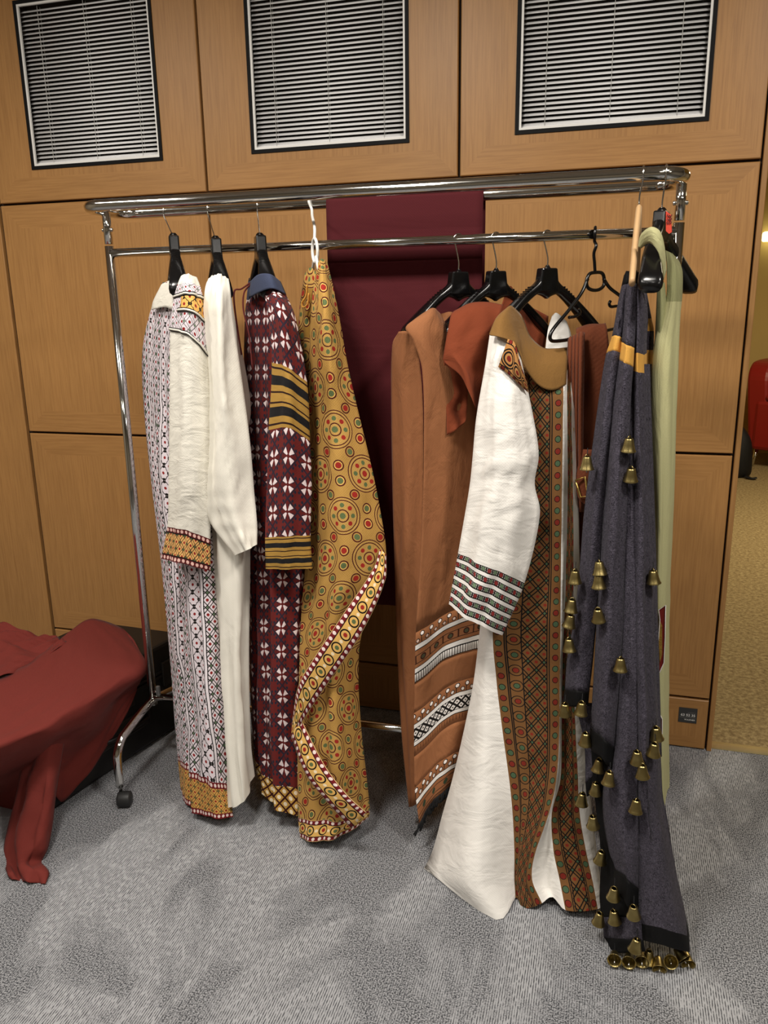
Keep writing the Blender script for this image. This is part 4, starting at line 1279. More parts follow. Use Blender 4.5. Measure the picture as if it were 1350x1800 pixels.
# fringe: tassels along the hem
hem = sh.G[-1]
rnd = random.Random(5)
Fm = plain('black_yarn', '0E0E10', .85)
for i in range(0, len(hem) - 1):
    for q in range(2):
        p = hem[i] + (hem[i + 1] - hem[i]) * (q / 2)
        if i < 1: P = [p, p + np.array([-.004, -.002, -.02]), p + np.array([-.012 - .006 * q, -.006, -.042])]
        else: P = [p, p + np.array([rnd.uniform(-.004, .004), -.002, -.014]), p + np.array([rnd.uniform(-.010, .002), -.003, -rnd.uniform(.026, .036)])]
        P[-1][2] = max(P[-1][2], .004)
        v, f = tube(spl(P, 3), [.0022, .0034, .0036, .003, .003, .0035, .002][:7], 6); g.part('fringe_tassel', v, f, Fm)
rows = [(560, [(774, 552, 2.12), (792, 548, 2.14), (812, 556, 2.17)]), (610, [(782, 580, 2.12), (800, 590, 2.14), (822, 600, 2.17)]), (700, [(770, 2.12), (800, 2.14), (835, 2.18)]), (1350, [(752, 2.11), (790, 2.13), (840, 2.18)])]
Sheet(rows, 4, 6).emit(g, [('rear_panel', MF_TERRA, None)])

# --- rust shirt
g = Thing('shirt', A(830, 1200, 2.1) * np.array([1, 1, 0]) + np.array([0, 0, .3]), 'rust orange shirt folded over its hanger behind the white dress', 'shirt')
rows = [(535, [(798, 547, 2.05), (826, 533, 2.06), (856, 531, 2.08), (884, 536, 2.10)]),
        (548, [(793, 553, 2.01), (822, 545, 2.015), (852, 545, 2.04), (880, 550, 2.06)]),
        (570, [(789, 572, 1.99), (818, 570, 1.99), (846, 574, 2.01), (874, 580, 2.04)]),
        (600, [(783, 604, 1.975), (808, 602, 1.97), (836, 608, 1.99), (866, 620, 2.03)]),
        (628, [(779, 630, 1.97), (800, 626, 1.955), (826, 645, 1.98), (858, 660, 2.02)]),
        (650, [(779, 632, 1.97), (810, 646, 1.95), (829, 676, 1.97), (852, 680, 2.02)]),
        (700, [(780, 635, 1.97), (814, 668, 1.95), (834, 716, 1.965), (848, 706, 2.02)])]
Sheet(rows, 7, 6, folds=((1.6, .004),), seed=3).emit(g, [('shoulder_flap', MF_RUST, None)])
rows = [(632, [(780, 631, 1.99), (796, 634, 2.01), (816, 645, 2.03)]), (690, [(783, 1.995), (800, 2.02), (822, 2.04)]), (735, [(785, 1.99), (802, 2.01), (820, 730, 2.03)]), (763, [(786, 765, 1.985), (801, 756, 2.0), (818, 741, 2.02)])]
Sheet(rows, 6, 6, folds=((1, .006),)).emit(g, [('hanging_sleeve', MF_RUST, None)])
rows = [(505, [(890, 512, 2.18), (898, 503, 2.20), (913, 527, 2.22), (936, 541, 2.25), (964, 556, 2.28)]),
        (530, [(884, 530, 2.16), (896, 525, 2.18), (914, 545, 2.20), (936, 565, 2.23), (961, 585, 2.26)]),
        (560, [(876, 556, 2.14), (892, 562, 2.16), (912, 580, 2.18), (932, 600, 2.20), (956, 618, 2.24)]),
        (620, [(872, 600, 2.12), (890, 610, 2.14), (910, 625, 2.16), (930, 640, 2.18), (952, 650, 2.22)])]
Sheet(rows, 5, 6, folds=((1.3, .005),)).emit(g, [('collar_back', MF_RUST, None)])
rows = [(610, [(846, 2.06), (876, 2.08), (912, 2.13)]), (800, [(850, 2.06), (880, 2.08), (925, 2.14)]), (1100, [(852, 2.06), (885, 2.09), (925, 2.14)]), (1230, [(854, 2.06), (885, 2.09), (925, 2.14)])]
Sheet(rows, 5, 5, folds=((1.5, .01),)).emit(g, [('shirt_body', MF_RUST, None)])

# --- white dress with lattice panels
g = Thing('dress', A(900, 1610, 1.9) * np.array([1, 1, 0]), 'white linen dress with tan yoke, dotted cuff and brown lattice panels', 'dress')
def drow(py, B, Y):
    return (py, [b + (y,) if isinstance(b, tuple) else (b, y) for b, y in zip(B, Y)])
Y0 = [2.00, 1.985, 1.97, 1.965, 1.965, 1.965, 1.97, 1.98, 1.99, 2.02]
#        B0   Bm   B1   a    b    B2   g    B3   B4   B5
rows = [drow(650, [889, 893, 899, (925, 655), (952, 668), (990, 664), 993, 997, 1003, 1010], [2.02, 2.01, 2.0, 2.0, 2.01, 2.03, 2.04, 2.05, 2.06, 2.07]),
        drow(700, [885, 889, 895, 925, 956, 990, 993, 997, 1004, 1012], [2.01, 2.0, 1.99, 1.98, 1.985, 2.0, 2.015, 2.02, 2.03, 2.05]),
        drow(850, [870, 876, 885, 920, 955, 988, 993, 998, 1007, 1016], [2.0, 1.98, 1.97, 1.965, 1.97, 1.98, 2.0, 2.01, 2.01, 2.04]),
        drow(1000, [855, 862, 872, 914, 955, 986, 991, 995, 1008, 1019], Y0),
        drow(1110, [843, 853, 866, 908, 950, 985, 988, 991, 1008, 1021], [2.0, 1.97, 1.955, 1.95, 1.95, 1.945, 1.96, 1.965, 1.975, 2.01]),
        drow(1200, [832, 850, 873, 913, 951, 984, 986, 988, 1009, 1023], [1.99, 1.945, 1.94, 1.935, 1.93, 1.925, 1.945, 1.95, 1.96, 2.0]),
        drow(1290, [814, 848, 884, 920, 953, 983, 985, 987, 1012, 1029], [1.98, 1.91, 1.92, 1.915, 1.91, 1.90, 1.925, 1.935, 1.945, 1.98]),
        drow(1370, [795, 845, 895, 926, 952, 978, 982, 985, 1016, 1035], [1.965, 1.87, 1.90, 1.895, 1.885, 1.87, 1.90, 1.905, 1.92, 1.96]),
        drow(1430, [778, 840, 901, 924, 944, 965, 967, 970, 1019, 1041], [1.95, 1.84, 1.885, 1.875, 1.865, 1.85, 1.88, 1.885, 1.90, 1.94]),
        drow(1490, [(762, 1490), (832, 1500), (904, 1495), (914, 1495), (928, 1495), (942, 1495), (958, 1500), (973, 1495), (1030, 1495), (1049, 1495)], [1.93, 1.80, 1.87, 1.855, 1.845, 1.835, 1.87, 1.86, 1.88, 1.92]),
        drow(1545, [(750, 1518), (838, 1562), (904, 1545), (908, 1546), (921, 1547), (935, 1545), (960, 1552), (984, 1548), (1041, 1546), (1055, 1546)], [1.90, 1.765, 1.85, 1.84, 1.83, 1.82, 1.85, 1.835, 1.855, 1.89]),
        drow(1590, [(745, 1526), (872, 1617), (906, 1578), (915, 1592), (932, 1596), (953, 1588), (972, 1577), (994, 1600), (1051, 1598), (1062, 1585)], [1.885, 1.745, 1.83, 1.815, 1.805, 1.805, 1.83, 1.80, 1.82, 1.86])]
sh = Sheet(rows, 4, 7, rough=.0015, seed=14, back=(-.02, .16, 0))
sh.emit(g, [('lattice_panel', MF_PANEL, (2, 5, 0, 11), 'u', 'brown panel with lattice, rings and dotted edges'), ('lattice_godet', MF_PANEL2, (7, 8, 0, 11), 'u', 'brown latticed godet with dotted edges'), ('skirt', MF_LINEN3, None)])
# sleeve and cuff
rows = [(588, [(861, 586, 1.98), (876, 584, 1.955), (893, 592, 1.955), (910, 600, 1.98)]),
        (640, [(853, 1.955), (872, 1.92), (896, 1.92), (918, 1.955)]),
        (735, [(837, 1.93), (866, 1.89), (903, 1.89), (938, 1.935)]),
        (800, [(831, 1.92), (864, 1.88), (907, 1.88), (947, 1.93)]),
        (850, [(826, 1.915), (860, 1.875), (904, 1.875), (940, 1.93)]),
        (905, [(817, 1.91), (856, 1.865), (905, 1.87), (949, 1.925)]),
        (1000, [(805, 973, 1.90), (843, 990, 1.86), (885, 1008, 1.86), (922, 1025, 1.91)]),
        (1090, [(789, 1062, 1.895), (820, 1086, 1.85), (852, 1104, 1.85), (883, 1117, 1.90)])]
sh = Sheet(rows, 7, 8, folds=((1.4, .006, .6, .1), (2.6, .004, .2, .2)), seed=16, rough=.004, back=(-.01, .07, 0))
sh.emit(g, [('cuff', MF_CUFF2, (0, 3, 6, 7), 'v', 'white cuff with rows of red and green dots'), ('sleeve', MF_LINEN3, None)])
# tan yoke: shoulder strap and front scoop
rows = [(538, [(893, 540, 2.03), (898, 538, 2.03), (906, 544, 2.05), (918, 558, 2.07), (931, 590, 2.05), (953, 611, 2.05), (975, 613, 2.07), (998, 611, 2.10)]),
        (565, [(872, 560, 1.965), (884, 557, 1.965), (897, 566, 1.975), (910, 585, 1.99), (925, 612, 1.99), (950, 635, 2.0), (974, 638, 2.02), (997, 634, 2.05)]),
        (585, [(861, 586, 1.94), (876, 588, 1.925), (893, 594, 1.935), (909, 602, 1.955), (921, 630, 1.965), (946, 655, 1.98), (973, 662, 2.0), (996, 656, 2.03)]),
        (600, [(861, 589, 1.935), (877, 592, 1.92), (894, 598, 1.93), (909, 610, 1.95), (927, 652, 1.96), (948, 678, 1.975), (971, 686, 1.99), (995, 676, 2.02)])]
Sheet(rows, 5, 6).emit(g, [('yoke', MF_TAN, None, 'm', 'tan brown yoke')], solid=.003)
strip(g, 'shoulder_patch', [(876, 645), (890, 655), (905, 668), (928, 690)], [(893, 596), (905, 603), (915, 640), (926, 672)], MF_PATCH, [1.912, 1.905, 1.905, 1.93], 'printed shoulder patch with rings', parent=None)
rows = [(550, [(970, 556, 2.2), (978, 550, 2.21), (996, 565, 2.23)]), (580, [(963, 580, 2.18), (980, 580, 2.19), (1004, 590, 2.22)]), (612, [(958, 620, 2.15), (980, 622, 2.16), (1003, 620, 2.18)])]
Sheet(rows, 5, 5).emit(g, [('neck_facing', MF_LINEN3, None, 'm', 'white inside of the back neck')])

# --- black tube hanger with rust velour robe folded over it
hc = A(1046, 480, YM)
T = Thing('tube_hanger', hc + np.array([0, 0, -.12]), 'black plastic tube hanger with side hooks and neck ring', 'hanger')
ax, ay = frame(math.radians(-128))
r = A(1046, 412, YM); r[2] = ZB
hk = [hc + up * .002, A(1045, 462, YM - .004), A(1044, 445, YM - .012), A(1048, 432, YM - .014)]
for a in (-70, -20, 30, 80, 130, 180, 215):
    t = math.radians(a); hk.append(r + np.array([math.cos(math.radians(60)) * -.0, -.0175 * math.cos(t), .0175 * math.sin(t)]))
v, f = tube(spl(hk, 5), .0040, 10); T.part('hook', v, f, M_BPL)
# built from its outline: ring, arms, cross bar
def on(px, py, Y=None):                                       # point of the hanger plane seen at a pixel
    return Vp(px, py, (hc[0], hc[1]), (hc[0] + ax[0], hc[1] + ax[1]))
rg = [on(x, y) for x, y in ((1036, 482), (1046, 479), (1058, 480), (1062, 490), (1061, 502), (1053, 509), (1042, 510), (1033, 505), (1031, 494))]
v, f = tube(spl(rg, 5, closed=True), .0045, 10, closed=True); T.part('neck_ring', v, f, M_BPL)
v, f = tube(spl([on(1033, 490), on(1022, 515), on(1000, 545), on(975, 575), on(967, 590), on(970, 599), on(985, 599), on(1000, 597)], 6), .0045, 10); T.part('arm', v, f, M_BPL)
v, f = tube(spl([on(1061, 490), on(1072, 506), on(1090, 520), on(1120, 545), on(1128, 560), on(1120, 568)], 6), .0045, 10); T.part('arm', v, f, M_BPL)
v, f = tube([on(998, 597), on(1122, 568)], .0045, 10); T.part('cross_bar', v, f, M_BPL)
for P in ([(1000, 558), (1012, 556), (1019, 550), (1017, 543)], [(1084, 538), (1074, 539), (1071, 534), (1073, 529)]):
    v, f = tube(spl([on(*p) for p in P], 5), .004, 8); T.part('strap_hook', v, f, M_BPL)

g = Thing('folded_wrap', A(1030, 1000, 2.1) * np.array([1, 1, 0]) + np.array([0, 0, .6]), 'rust brown velour wrap folded over the black tube hanger', 'wrap')
b0, b1 = on(1012, 592), on(1066, 580)
rows = [(590, [(1024, 640, 2.19), (1042, 640, 2.17), (1066, 640, 2.15)]),
        (576, [(1016, 584, 2.17), (1040, 576, 2.15), (1064, 573, 2.13)]),
        (578, [(1013, 581, 2.10), (1040, 577, 2.10), (1067, 578, 2.10)]),
        (610, [(1014, 2.075), (1041, 2.08), (1070, 2.09)]),
        (750, [(1013, 2.065), (1038, 2.07), (1066, 2.085)]),
        (900, [(1010, 2.065), (1034, 2.07), (1060, 2.085)]),
        (1000, [(1008, 2.07), (1030, 2.075), (1055, 2.085)])]
Sheet(rows, 6, 6, folds=((.8, .004),), seed=1).emit(g, [('front_fall', MF_TOWEL, None)], solid=.005)
for q, (xa, xb, yb) in enumerate(((997, 1006, 1040), (1004, 1012, 1020), (1010, 1018, 1050), (1016, 1025, 900))):
    Yq = 2.052 - .006 * q
    rows = [(596, [(xa + 2, 598 - q * 3, Yq + .03), ((xa + xb) / 2 + 1, 592 - q * 3, Yq + .025), (xb + 2, 594 - q * 3, Yq + .03)]),
            (640, [(xa + 1, Yq + .01), ((xa + xb) / 2, Yq - .004), (xb + 1, Yq + .01)]),
            (800, [(xa, Yq + .01), ((xa + xb) / 2 - 1, Yq - .004), (xb - 1, Yq + .01)]),
            (yb, [(xa + 1, Yq + .01), ((xa + xb) / 2, Yq - .004), (xb, Yq + .01)])]
    Sheet(rows, 4, 6).emit(g, [('fold', MF_TOWEL, None)], solid=.004)
rows = [(790, [(1024, 2.04), (1034, 2.03), (1044, 2.035)]), (835, [(1012, 842, 2.03), (1028, 2.02), (1042, 2.03)]), (870, [(1016, 872, 2.025), (1028, 880, 2.02), (1040, 878, 2.03)]), (885, [(1022, 882, 2.025), (1030, 886, 2.022), (1040, 884, 2.03)])]
Sheet(rows, 5, 5).emit(g, [('pocket_fold', MF_TOWEL, None)], solid=.004)
v, f = tube([A(x, y, 2.012) for x, y in ((1011, 845), (1028, 838), (1034, 872), (1020, 874), (1013, 848))], .0028, 6); g.part('sequin_trim', v, f, M_GOLDTHR, label='gold sequin edging')
for P in ([(1008, 752), (1006, 790)], [(1009, 915), (1010, 960)]):
    v, f = tube(spl([A(x, y, 2.03) for x, y in P], 4), .0022, 6); g.part('sequin_trim', v, f, M_GOLDTHR)

# ------------------------------------------------------------------ charcoal cloak with bells, on a wooden hanger
def proj(P):
    q = (np.asarray(P) - np.array([0, 0, H_EYE])) @ RW
    return 675 + F_PX * q[..., 0] / q[..., 2], 900 + F_PX * q[..., 1] / q[..., 2]
def front_hook(c, px):
    r = A(px, 300, YF); r[2] = ZR
    return hook_over(np.array(c) + np.array([0, 0, .006]), r, .016, math.pi / 2, tip=1)
c = A(1123, 366, YF)
T = Thing('wooden_hanger', c + np.array([0, 0, -.15]), 'pale wooden hanger carrying the charcoal cloak with bells', 'hanger')
nr = [A(1123, 368, YF), A(1121, 385, 2.03), A(1117, 425, 1.98), A(1113, 470, 1.925), A(1111, 498, 1.895)]
fr_ = [nr[0] * 2 - p for p in nr]
fr_ = [np.array([q[0], q[1], p[2]]) for p, q in zip(nr, fr_)]
path = spl(nr[::-1] + fr_[1:], 5)
v, f = tube(path, .0075, 12, flat=(.95, 1.5)); T.part('hanger_bow', v, f, M_HWOOD)
v, f = tube(spl(front_hook(c, 1131), 6), .0018, 8); T.part('hook', v, f, M_STEEL)

g = Thing('cloak', A(1130, 1690, 1.72) * np.array([1, 1, 0]), 'charcoal fleece cloak with black trim, golden band and brass bells', 'cloak')
shs = []
def cape(rows, parts, pu=6, pv=7, folds=(), seed=0, back=None, solid=.004, rough=.0015):
    s_ = Sheet(rows, pu, pv, folds=folds, seed=seed, back=back, rough=rough); shs.append(s_)
    s_.emit(g, parts, solid=solid)
    return s_
cape([(476, [(1098, 484, 1.98), (1103, 477, 1.965), (1109, 478, 1.96)]), (530, [(1088, 1.97), (1094, 1.94), (1101, 1.95)]), (594, [(1077, 592, 1.95), (1085, 590, 1.915), (1096, 596, 1.93)]), (622, [(1067, 622, 1.95), (1078, 616, 1.91), (1093, 622, 1.925)]),
      (680, [(1057, 1.945), (1068, 1.90), (1086, 1.915)]), (760, [(1046, 1.94), (1060, 1.89), (1078, 1.905)]), (900, [(1028, 1.925), (1043, 1.875), (1063, 1.89)]), (1000, [(1020, 1.915), (1036, 1.865), (1056, 1.88)]),
      (1090, [(1010, 1.905), (1027, 1.855), (1048, 1.87)]), (1158, [(998, 1.895), (1018, 1.845), (1042, 1.86)]), (1212, [(994, 1212, 1.89), (1012, 1214, 1.835), (1035, 1216, 1.855)]), (1240, [(989, 1238, 1.887), (1010, 1243, 1.83), (1033, 1240, 1.85)])],
     [('hem_trim', MF_TRIM, (0, 2, 10, 11)), ('waistband', MF_TRIM, (0, 2, 0, .45)), ('gold_band', MF_YBAND, (0, 2, 2, 3), 'm', 'golden cotton band'), ('side_fall', MF_FLEECE, None)], seed=1, folds=((1.2, .004),))
cape([(474, [(1106, 478, 1.965), (1112, 472, 1.95), (1118, 476, 1.955)]), (530, [(1099, 1.95), (1107, 1.92), (1118, 1.935)]), (606, [(1094, 600, 1.925), (1101, 606, 1.89), (1114, 612, 1.905)]), (640, [(1090, 632, 1.92), (1098, 638, 1.88), (1112, 646, 1.90)]),
      (700, [(1080, 1.915), (1093, 1.87), (1108, 1.89)]), (800, [(1070, 1.90), (1087, 1.85), (1105, 1.875)]), (900, [(1062, 1.885), (1081, 1.835), (1101, 1.86)]), (1000, [(1056, 1.87), (1076, 1.82), (1097, 1.85)]),
      (1090, [(1050, 1.86), (1072, 1.805), (1095, 1.84)]), (1200, [(1044, 1.845), (1066, 1.79), (1089, 1.825)]), (1300, [(1039, 1278, 1.835), (1060, 1297, 1.775), (1081, 1317, 1.81)]), (1340, [(1036, 1312, 1.83), (1060, 1336, 1.77), (1081, 1360, 1.805)])],
     [('hem_trim', MF_TRIM, (0, 2, 10, 11)), ('waistband', MF_TRIM, (0, 2, 0, .4)), ('gold_band', MF_YBAND, (0, 2, 2, 3), 'm', 'golden cotton band'), ('middle_fall', MF_FLEECE, None)], seed=2, folds=((1.2, .004),))
cape([(480, [(1113, 480, 1.96), (1117, 474, 1.96), (1122, 480, 1.97)]), (540, [(1115, 1.94), (1124, 1.93), (1133, 1.96)]), (624, [(1113, 622, 1.92), (1122, 620, 1.905), (1132, 624, 1.94)]), (655, [(1113, 652, 1.915), (1122, 654, 1.90), (1132, 656, 1.935)]),
      (760, [(1114, 1.895), (1126, 1.885), (1137, 1.925)]), (900, [(1116, 1.865), (1129, 1.86), (1142, 1.905)]), (1075, [(1118, 1.835), (1132, 1.83), (1148, 1.88)]), (1200, [(1120, 1.81), (1135, 1.80), (1152, 1.855)]),
      (1307, [(1122, 1.79), (1138, 1.775), (1156, 1.835)]), (1419, [(1122, 1.765), (1141, 1.745), (1161, 1.81)]), (1484, [(1122, 1.75), (1147, 1.725), (1173, 1.79)]), (1558, [(1122, 1.73), (1154, 1.70), (1188, 1.765)]),
      (1640, [(1123, 1622, 1.70), (1165, 1633, 1.67), (1208, 1645, 1.73)]), (1668, [(1123, 1650, 1.69), (1168, 1664, 1.66), (1213, 1674, 1.715)])],
     [('hem_trim', MF_TRIM, (0, 2, 12, 13)), ('waistband', MF_TRIM, (0, 2, 0, .4)), ('gold_band', MF_YBAND, (0, 2, 2, 3), 'm', 'golden cotton band'), ('front_fall', MF_FLEECE, None)], seed=3, back=(.015, .10, 0), folds=((1.1, .006),))
cape([(640, [(1103, 1.935), (1109, 1.93), (1116, 1.925)]), (900, [(1096, 1.885), (1107, 1.87), (1118, 1.875)]), (1075, [(1092, 1.86), (1107, 1.83), (1121, 1.84)]), (1307, [(1077, 1.83), (1100, 1.775), (1123, 1.795)]),
      (1380, [(1062, 1.82), (1092, 1.755), (1123, 1.78)]), (1445, [(1062, 1440, 1.80), (1093, 1448, 1.735), (1123, 1450, 1.762)]), (1500, [(1072, 1498, 1.785), (1098, 1508, 1.715), (1123, 1518, 1.745)]), (1560, [(1081, 1524, 1.775), (1101, 1544, 1.705), (1123, 1564, 1.735)]), (1600, [(1076, 1560, 1.765), (1099, 1588, 1.695), (1123, 1622, 1.71)])],
     [('hem_trim', MF_TRIM, (0, 2, 7, 8)), ('inner_fall', MF_FLEECE, None)], seed=4, folds=((1.0, .005),))
cape([(1290, [(1038, 1.86), (1058, 1.845), (1082, 1.83)]), (1400, [(1046, 1.845), (1060, 1.83), (1082, 1.81)]), (1500, [(1057, 1.825), (1074, 1.80), (1094, 1.775)]), (1580, [(1055, 1.80), (1084, 1.76), (1122, 1.73)]), (1612, [(1059, 1.78), (1090, 1.735), (1126, 1.70)]), (1646, [(1062, 1648, 1.76), (1092, 1650, 1.71), (1130, 1652, 1.685)]), (1672, [(1061, 1672, 1.745), (1092, 1675, 1.70), (1134, 1672, 1.68)])],
     [('under_panel', MF_FLEECE, (0, 2, 4, 5)), ('under_trim', MF_TRIM, None)], seed=5)
cape([(1236, [(1012, 1.90), (1024, 1.89), (1040, 1.88)]), (1310, [(1028, 1.885), (1038, 1.875), (1048, 1.865)]), (1370, [(1030, 1376, 1.87), (1040, 1366, 1.86), (1052, 1352, 1.85)]), (1395, [(1032, 1400, 1.865), (1046, 1392, 1.855), (1062, 1372, 1.845)])],
     [('hem_trim', MF_TRIM, (0, 2, 2, 3)), ('lower_fall', MF_FLEECE, None)], seed=6)
for q in range(2):
    o_ = 5 * q
    cape([(640, [(1129 + o_, 1.955 + .02 * q), (1132 + o_, 1.945 + .02 * q), (1136 + o_, 1.965 + .02 * q)]), (900, [(1137 + o_, 1.915 + .02 * q), (1141 + o_, 1.905 + .02 * q), (1145 + o_, 1.93 + .02 * q)]), (1075, [(1142 + o_, 1.89 + .02 * q), (1146 + o_, 1.88 + .02 * q), (1150 + o_, 1.905 + .02 * q)]), (1330, [(1149 + o_, 1.85 + .02 * q), (1153 + o_, 1.84 + .02 * q), (1157 + o_, 1.865 + .02 * q)])],
         [('back_fold', MF_FLEECE, None)], pu=3)
cape([(500, [(1124, 2.05), (1129, 2.03), (1133, 2.06)]), (560, [(1134, 2.05), (1139, 2.03), (1144, 2.06)]), (582, [(1136, 2.05), (1142, 2.03), (1148, 2.06)]), (640, [(1132, 2.05), (1139, 2.03), (1146, 2.06)]), (700, [(1132, 2.05), (1138, 2.03), (1145, 2.06)])],
     [('gold_band', MF_YBAND, (0, 2, 1, 2)), ('gold_band', MF_YBAND, (0, 2, 2.6, 3)), ('rear_fall', MF_FLEECE, None)], pu=4)

# bells, sewn on by thread
def bell_meshes():
    pr = [(.0066, .0295), (.0085, .0292), (.0095, .0270), (.0120, .0150), (.0150, .0035), (.0172, .0), (.0172, -.0008), (.0160, -.0004), (.0140, .0035), (.0110, .0150), (.0085, .0255), (.001, .0262)]
    V, Fc = [], []; m = 20
    for r, h in pr:
        for k in range(m): V.append((r * math.cos(2 * math.pi * k / m), r * math.sin(2 * math.pi * k / m), h - .030))
    for i in range(len(pr) - 1):
        for k in range(m): Fc.append((i * m + k, i * m + (k + 1) % m, (i + 1) * m + (k + 1) % m, (i + 1) * m + k))
    Fc.append(tuple(range(m)))
    Fc = [tuple(reversed(q)) for q in Fc]
    b = new_mesh('bell', V, Fc); b.materials.append(M_BELL)
    v, f = tube([(.0055 * math.cos(t), 0, .0055 * math.sin(t) - .0005) for t in np.linspace(-.3, math.pi + .3, 12)], .0013, 6)
    l = new_mesh('hanging_loop', v, f); l.materials.append(M_BELL)
    v, f = tube([(0, 0, -.006), (.001, 0, -.022), (0, 0, -.0385)], [.0012, .0012, .0016], 6)
    c_ = new_mesh('clapper', v, f); c_.materials.append(M_STEEL)
    return b, l, c_
BM, LMh, CM = bell_meshes()
allV = np.concatenate([s_.G.reshape(-1, 3) for s_ in shs]); ap = np.stack(proj(allV), 1)
rb = random.Random(12)
bells = [(1032, 815), (1110, 836), (1106, 783), (1011, 1016), (1052, 1024), (1053, 1000), (1148, 1016), (1006, 1067), (1051, 1084), (1004, 1094), (1000, 1136), (1091, 1170), (993, 1250), (1023, 1248),
         (1030, 1302), (1054, 1348), (1072, 1370), (1048, 1389), (1120, 1334), (1129, 1358), (1153, 1292), (1151, 1320), (1024, 1408), (1119, 1419), (1042, 1448), (1058, 1510), (1080, 1574), (1114, 1606), (1079, 1614), (1055, 1618), (1120, 1664)]
flat = [(1080, 1686, 1.75, 0.05), (1106, 1689, 1.7, .3), (1128, 1686, 1.6, 0.1), (1141, 1684, .35, 0), (1157, 1694, 1.3, .3), (1178, 1693, 1.95, 0.0), (1188, 1678, .7, .9), (1206, 1686, 1.3, .6)]
def put_bell(px, py, rx, ry, hem=False):
    d = (ap[:, 0] - px) ** 2 + (ap[:, 1] - py) ** 2
    k = np.argmin(d); Y = allV[np.argsort(d)[:12], 1].min() - .019
    top = A(px, py - 13, Y)
    if hem: top = Zp(px, py - (13 if rx > -.9 else 4), .034 if rx > -.9 else .019); top[1] += .012 if rx < -.9 else 0
    b = bpy.data.objects.new('bell', BM); COL.objects.link(b); b.parent = g.o
    b.location = tuple(top - g.L); b.rotation_euler = (rx, ry, rb.uniform(0, 6))
    if hem: b.rotation_euler = (rx, -ry, 0.0)
    lp = bpy.data.objects.new('hanging_loop', LMh); COL.objects.link(lp); lp.parent = b
    cl = bpy.data.objects.new('clapper', CM); COL.objects.link(cl); cl.parent = b
    v, f = tube([top + np.array([0, 0, .004]), top + np.array([0, .016, .016])], .0011, 5); g.part('bell_thread', v, f, Fm)
for (px, py) in bells: put_bell(px, py, rb.uniform(-.12, .12), rb.uniform(-.12, .12))
for (px, py, rx, ry) in flat: put_bell(px, py, -rx, ry, True)

# ------------------------------------------------------------------ sage garment on the last hanger
c = A(1163, 374, YF)
SAX = math.atan2(-.18, -.05)
T = coat_hanger(c, SAX, front_hook(c, 1171), 'glossy black coat hanger with an orange-red tag by the rack post', half=.2, drop=.135, curve=.034)
M_TAG = plain('orange_red_tag', 'C8412C', .7)
tg = [A(x, y, 2.0) for x, y in ((1170.5, 371), (1179, 378), (1180.5, 408), (1176, 411), (1170.5, 406))]
n = len(tg); V = tg + [p + np.array([.001, .001, 0]) for p in tg]
Fc = [tuple(range(n))[::-1], tuple(range(n, 2 * n))] + [(i, (i + 1) % n, n + (i + 1) % n, n + i) for i in range(n)]
tag_o = T.part('price_tag', V, Fc, M_TAG, smooth=False, label='orange-red paper tag')
text(T, '39S', A(1173, 376, 1.998), .015, plain('tag_ink', '4A1210', .7), rot=(math.pi / 2, math.radians(90), math.radians(-4)), align='LEFT', parent=tag_o, name='handwriting')

g = Thing('sheer_gown', A(1165, 1420, 2.0) * np.array([1, 1, 0]), 'sage green sheer gown beside the rack post with red and gold appliques', 'gown')
out = [(1122, 434), (1127, 412), (1145, 399), (1160, 407), (1168, 436), (1171, 475)]
inn = [(1127, 436), (1140, 427), (1150, 432), (1158, 446), (1163, 466), (1166, 492)]
strip(g, 'shoulder_strap', inn, out, MF_SAGE, [1.945, 1.925, 1.905, 1.905, 1.915, 1.94], 'sage shoulder strap folded over the hanger')
rows = [(460, [(1170, 440, 2.06), (1178, 445, 2.05), (1186, 455, 2.07)]), (480, [(1172, 470, 2.03), (1184, 468, 2.02), (1196, 480, 2.04)]), (530, [(1170, 2.0), (1182, 1.99), (1194, 2.02)]),
        (600, [(1150, 1.99), (1171, 1.97), (1192, 2.0)]), (680, [(1145, 1.985), (1167, 1.965), (1190, 2.0)]), (900, [(1146, 1.985), (1163, 1.965), (1180, 2.0)]), (1075, [(1149, 1.985), (1160, 1.97), (1171, 2.0)]), (1200, [(1151, 1.985), (1160, 1.97), (1169, 2.0)]), (1310, [(1154, 1.98), (1161, 1.97), (1168, 2.0)]), (1420, [(1158, 1.98), (1163, 1.97), (1168, 2.0)])]
sg_ = Sheet(rows, 8, 6, folds=((1.8, .004),), seed=2, rough=.001, back=(.02, .11, 0))
sg_.emit(g, [('sheer_top', MF_SAGE2, (0, 2, 0, 2), 'm', 'sheer grey-green upper part'), ('gown_body', MF_SAGE, None)])
rows = [(495, [(1156, 495, 2.0), (1162, 492, 1.99), (1168, 498, 2.01)]), (540, [(1154, 2.0), (1163, 1.985), (1172, 2.0)]), (610, [(1151, 2.0), (1162, 1.98), (1175, 2.0)])]
Sheet(rows, 4, 6).emit(g, [('strap_end', MF_SAGE2, None)])
MF_APR = fabric('red_applique', '6E1F1A', crease=.1); MF_APG = fabric('gold_applique', '8A6A2C', crease=.3, cs=(60, 60))
def poly(T, name, P, Y, mat, th=.0015, label=None, parent=None):
    F0 = [A(x, y, Y) for x, y in P]; n = len(F0)
    V = F0 + [p + np.array([0, th, 0]) for p in F0]
    Fc = [tuple(range(n))[::-1], tuple(range(n, 2 * n))] + [(i, (i + 1) % n, n + (i + 1) % n, n + i) for i in range(n)]
    return T.part(name, V, Fc, mat, uvs=[(p[0], p[2]) for p in V], smooth=False, label=label, parent=parent)
pa = [(1158, 1072), (1170, 1064), (1169, 1120), (1167, 1165), (1160, 1182), (1156, 1180), (1157, 1130), (1160, 1090)]
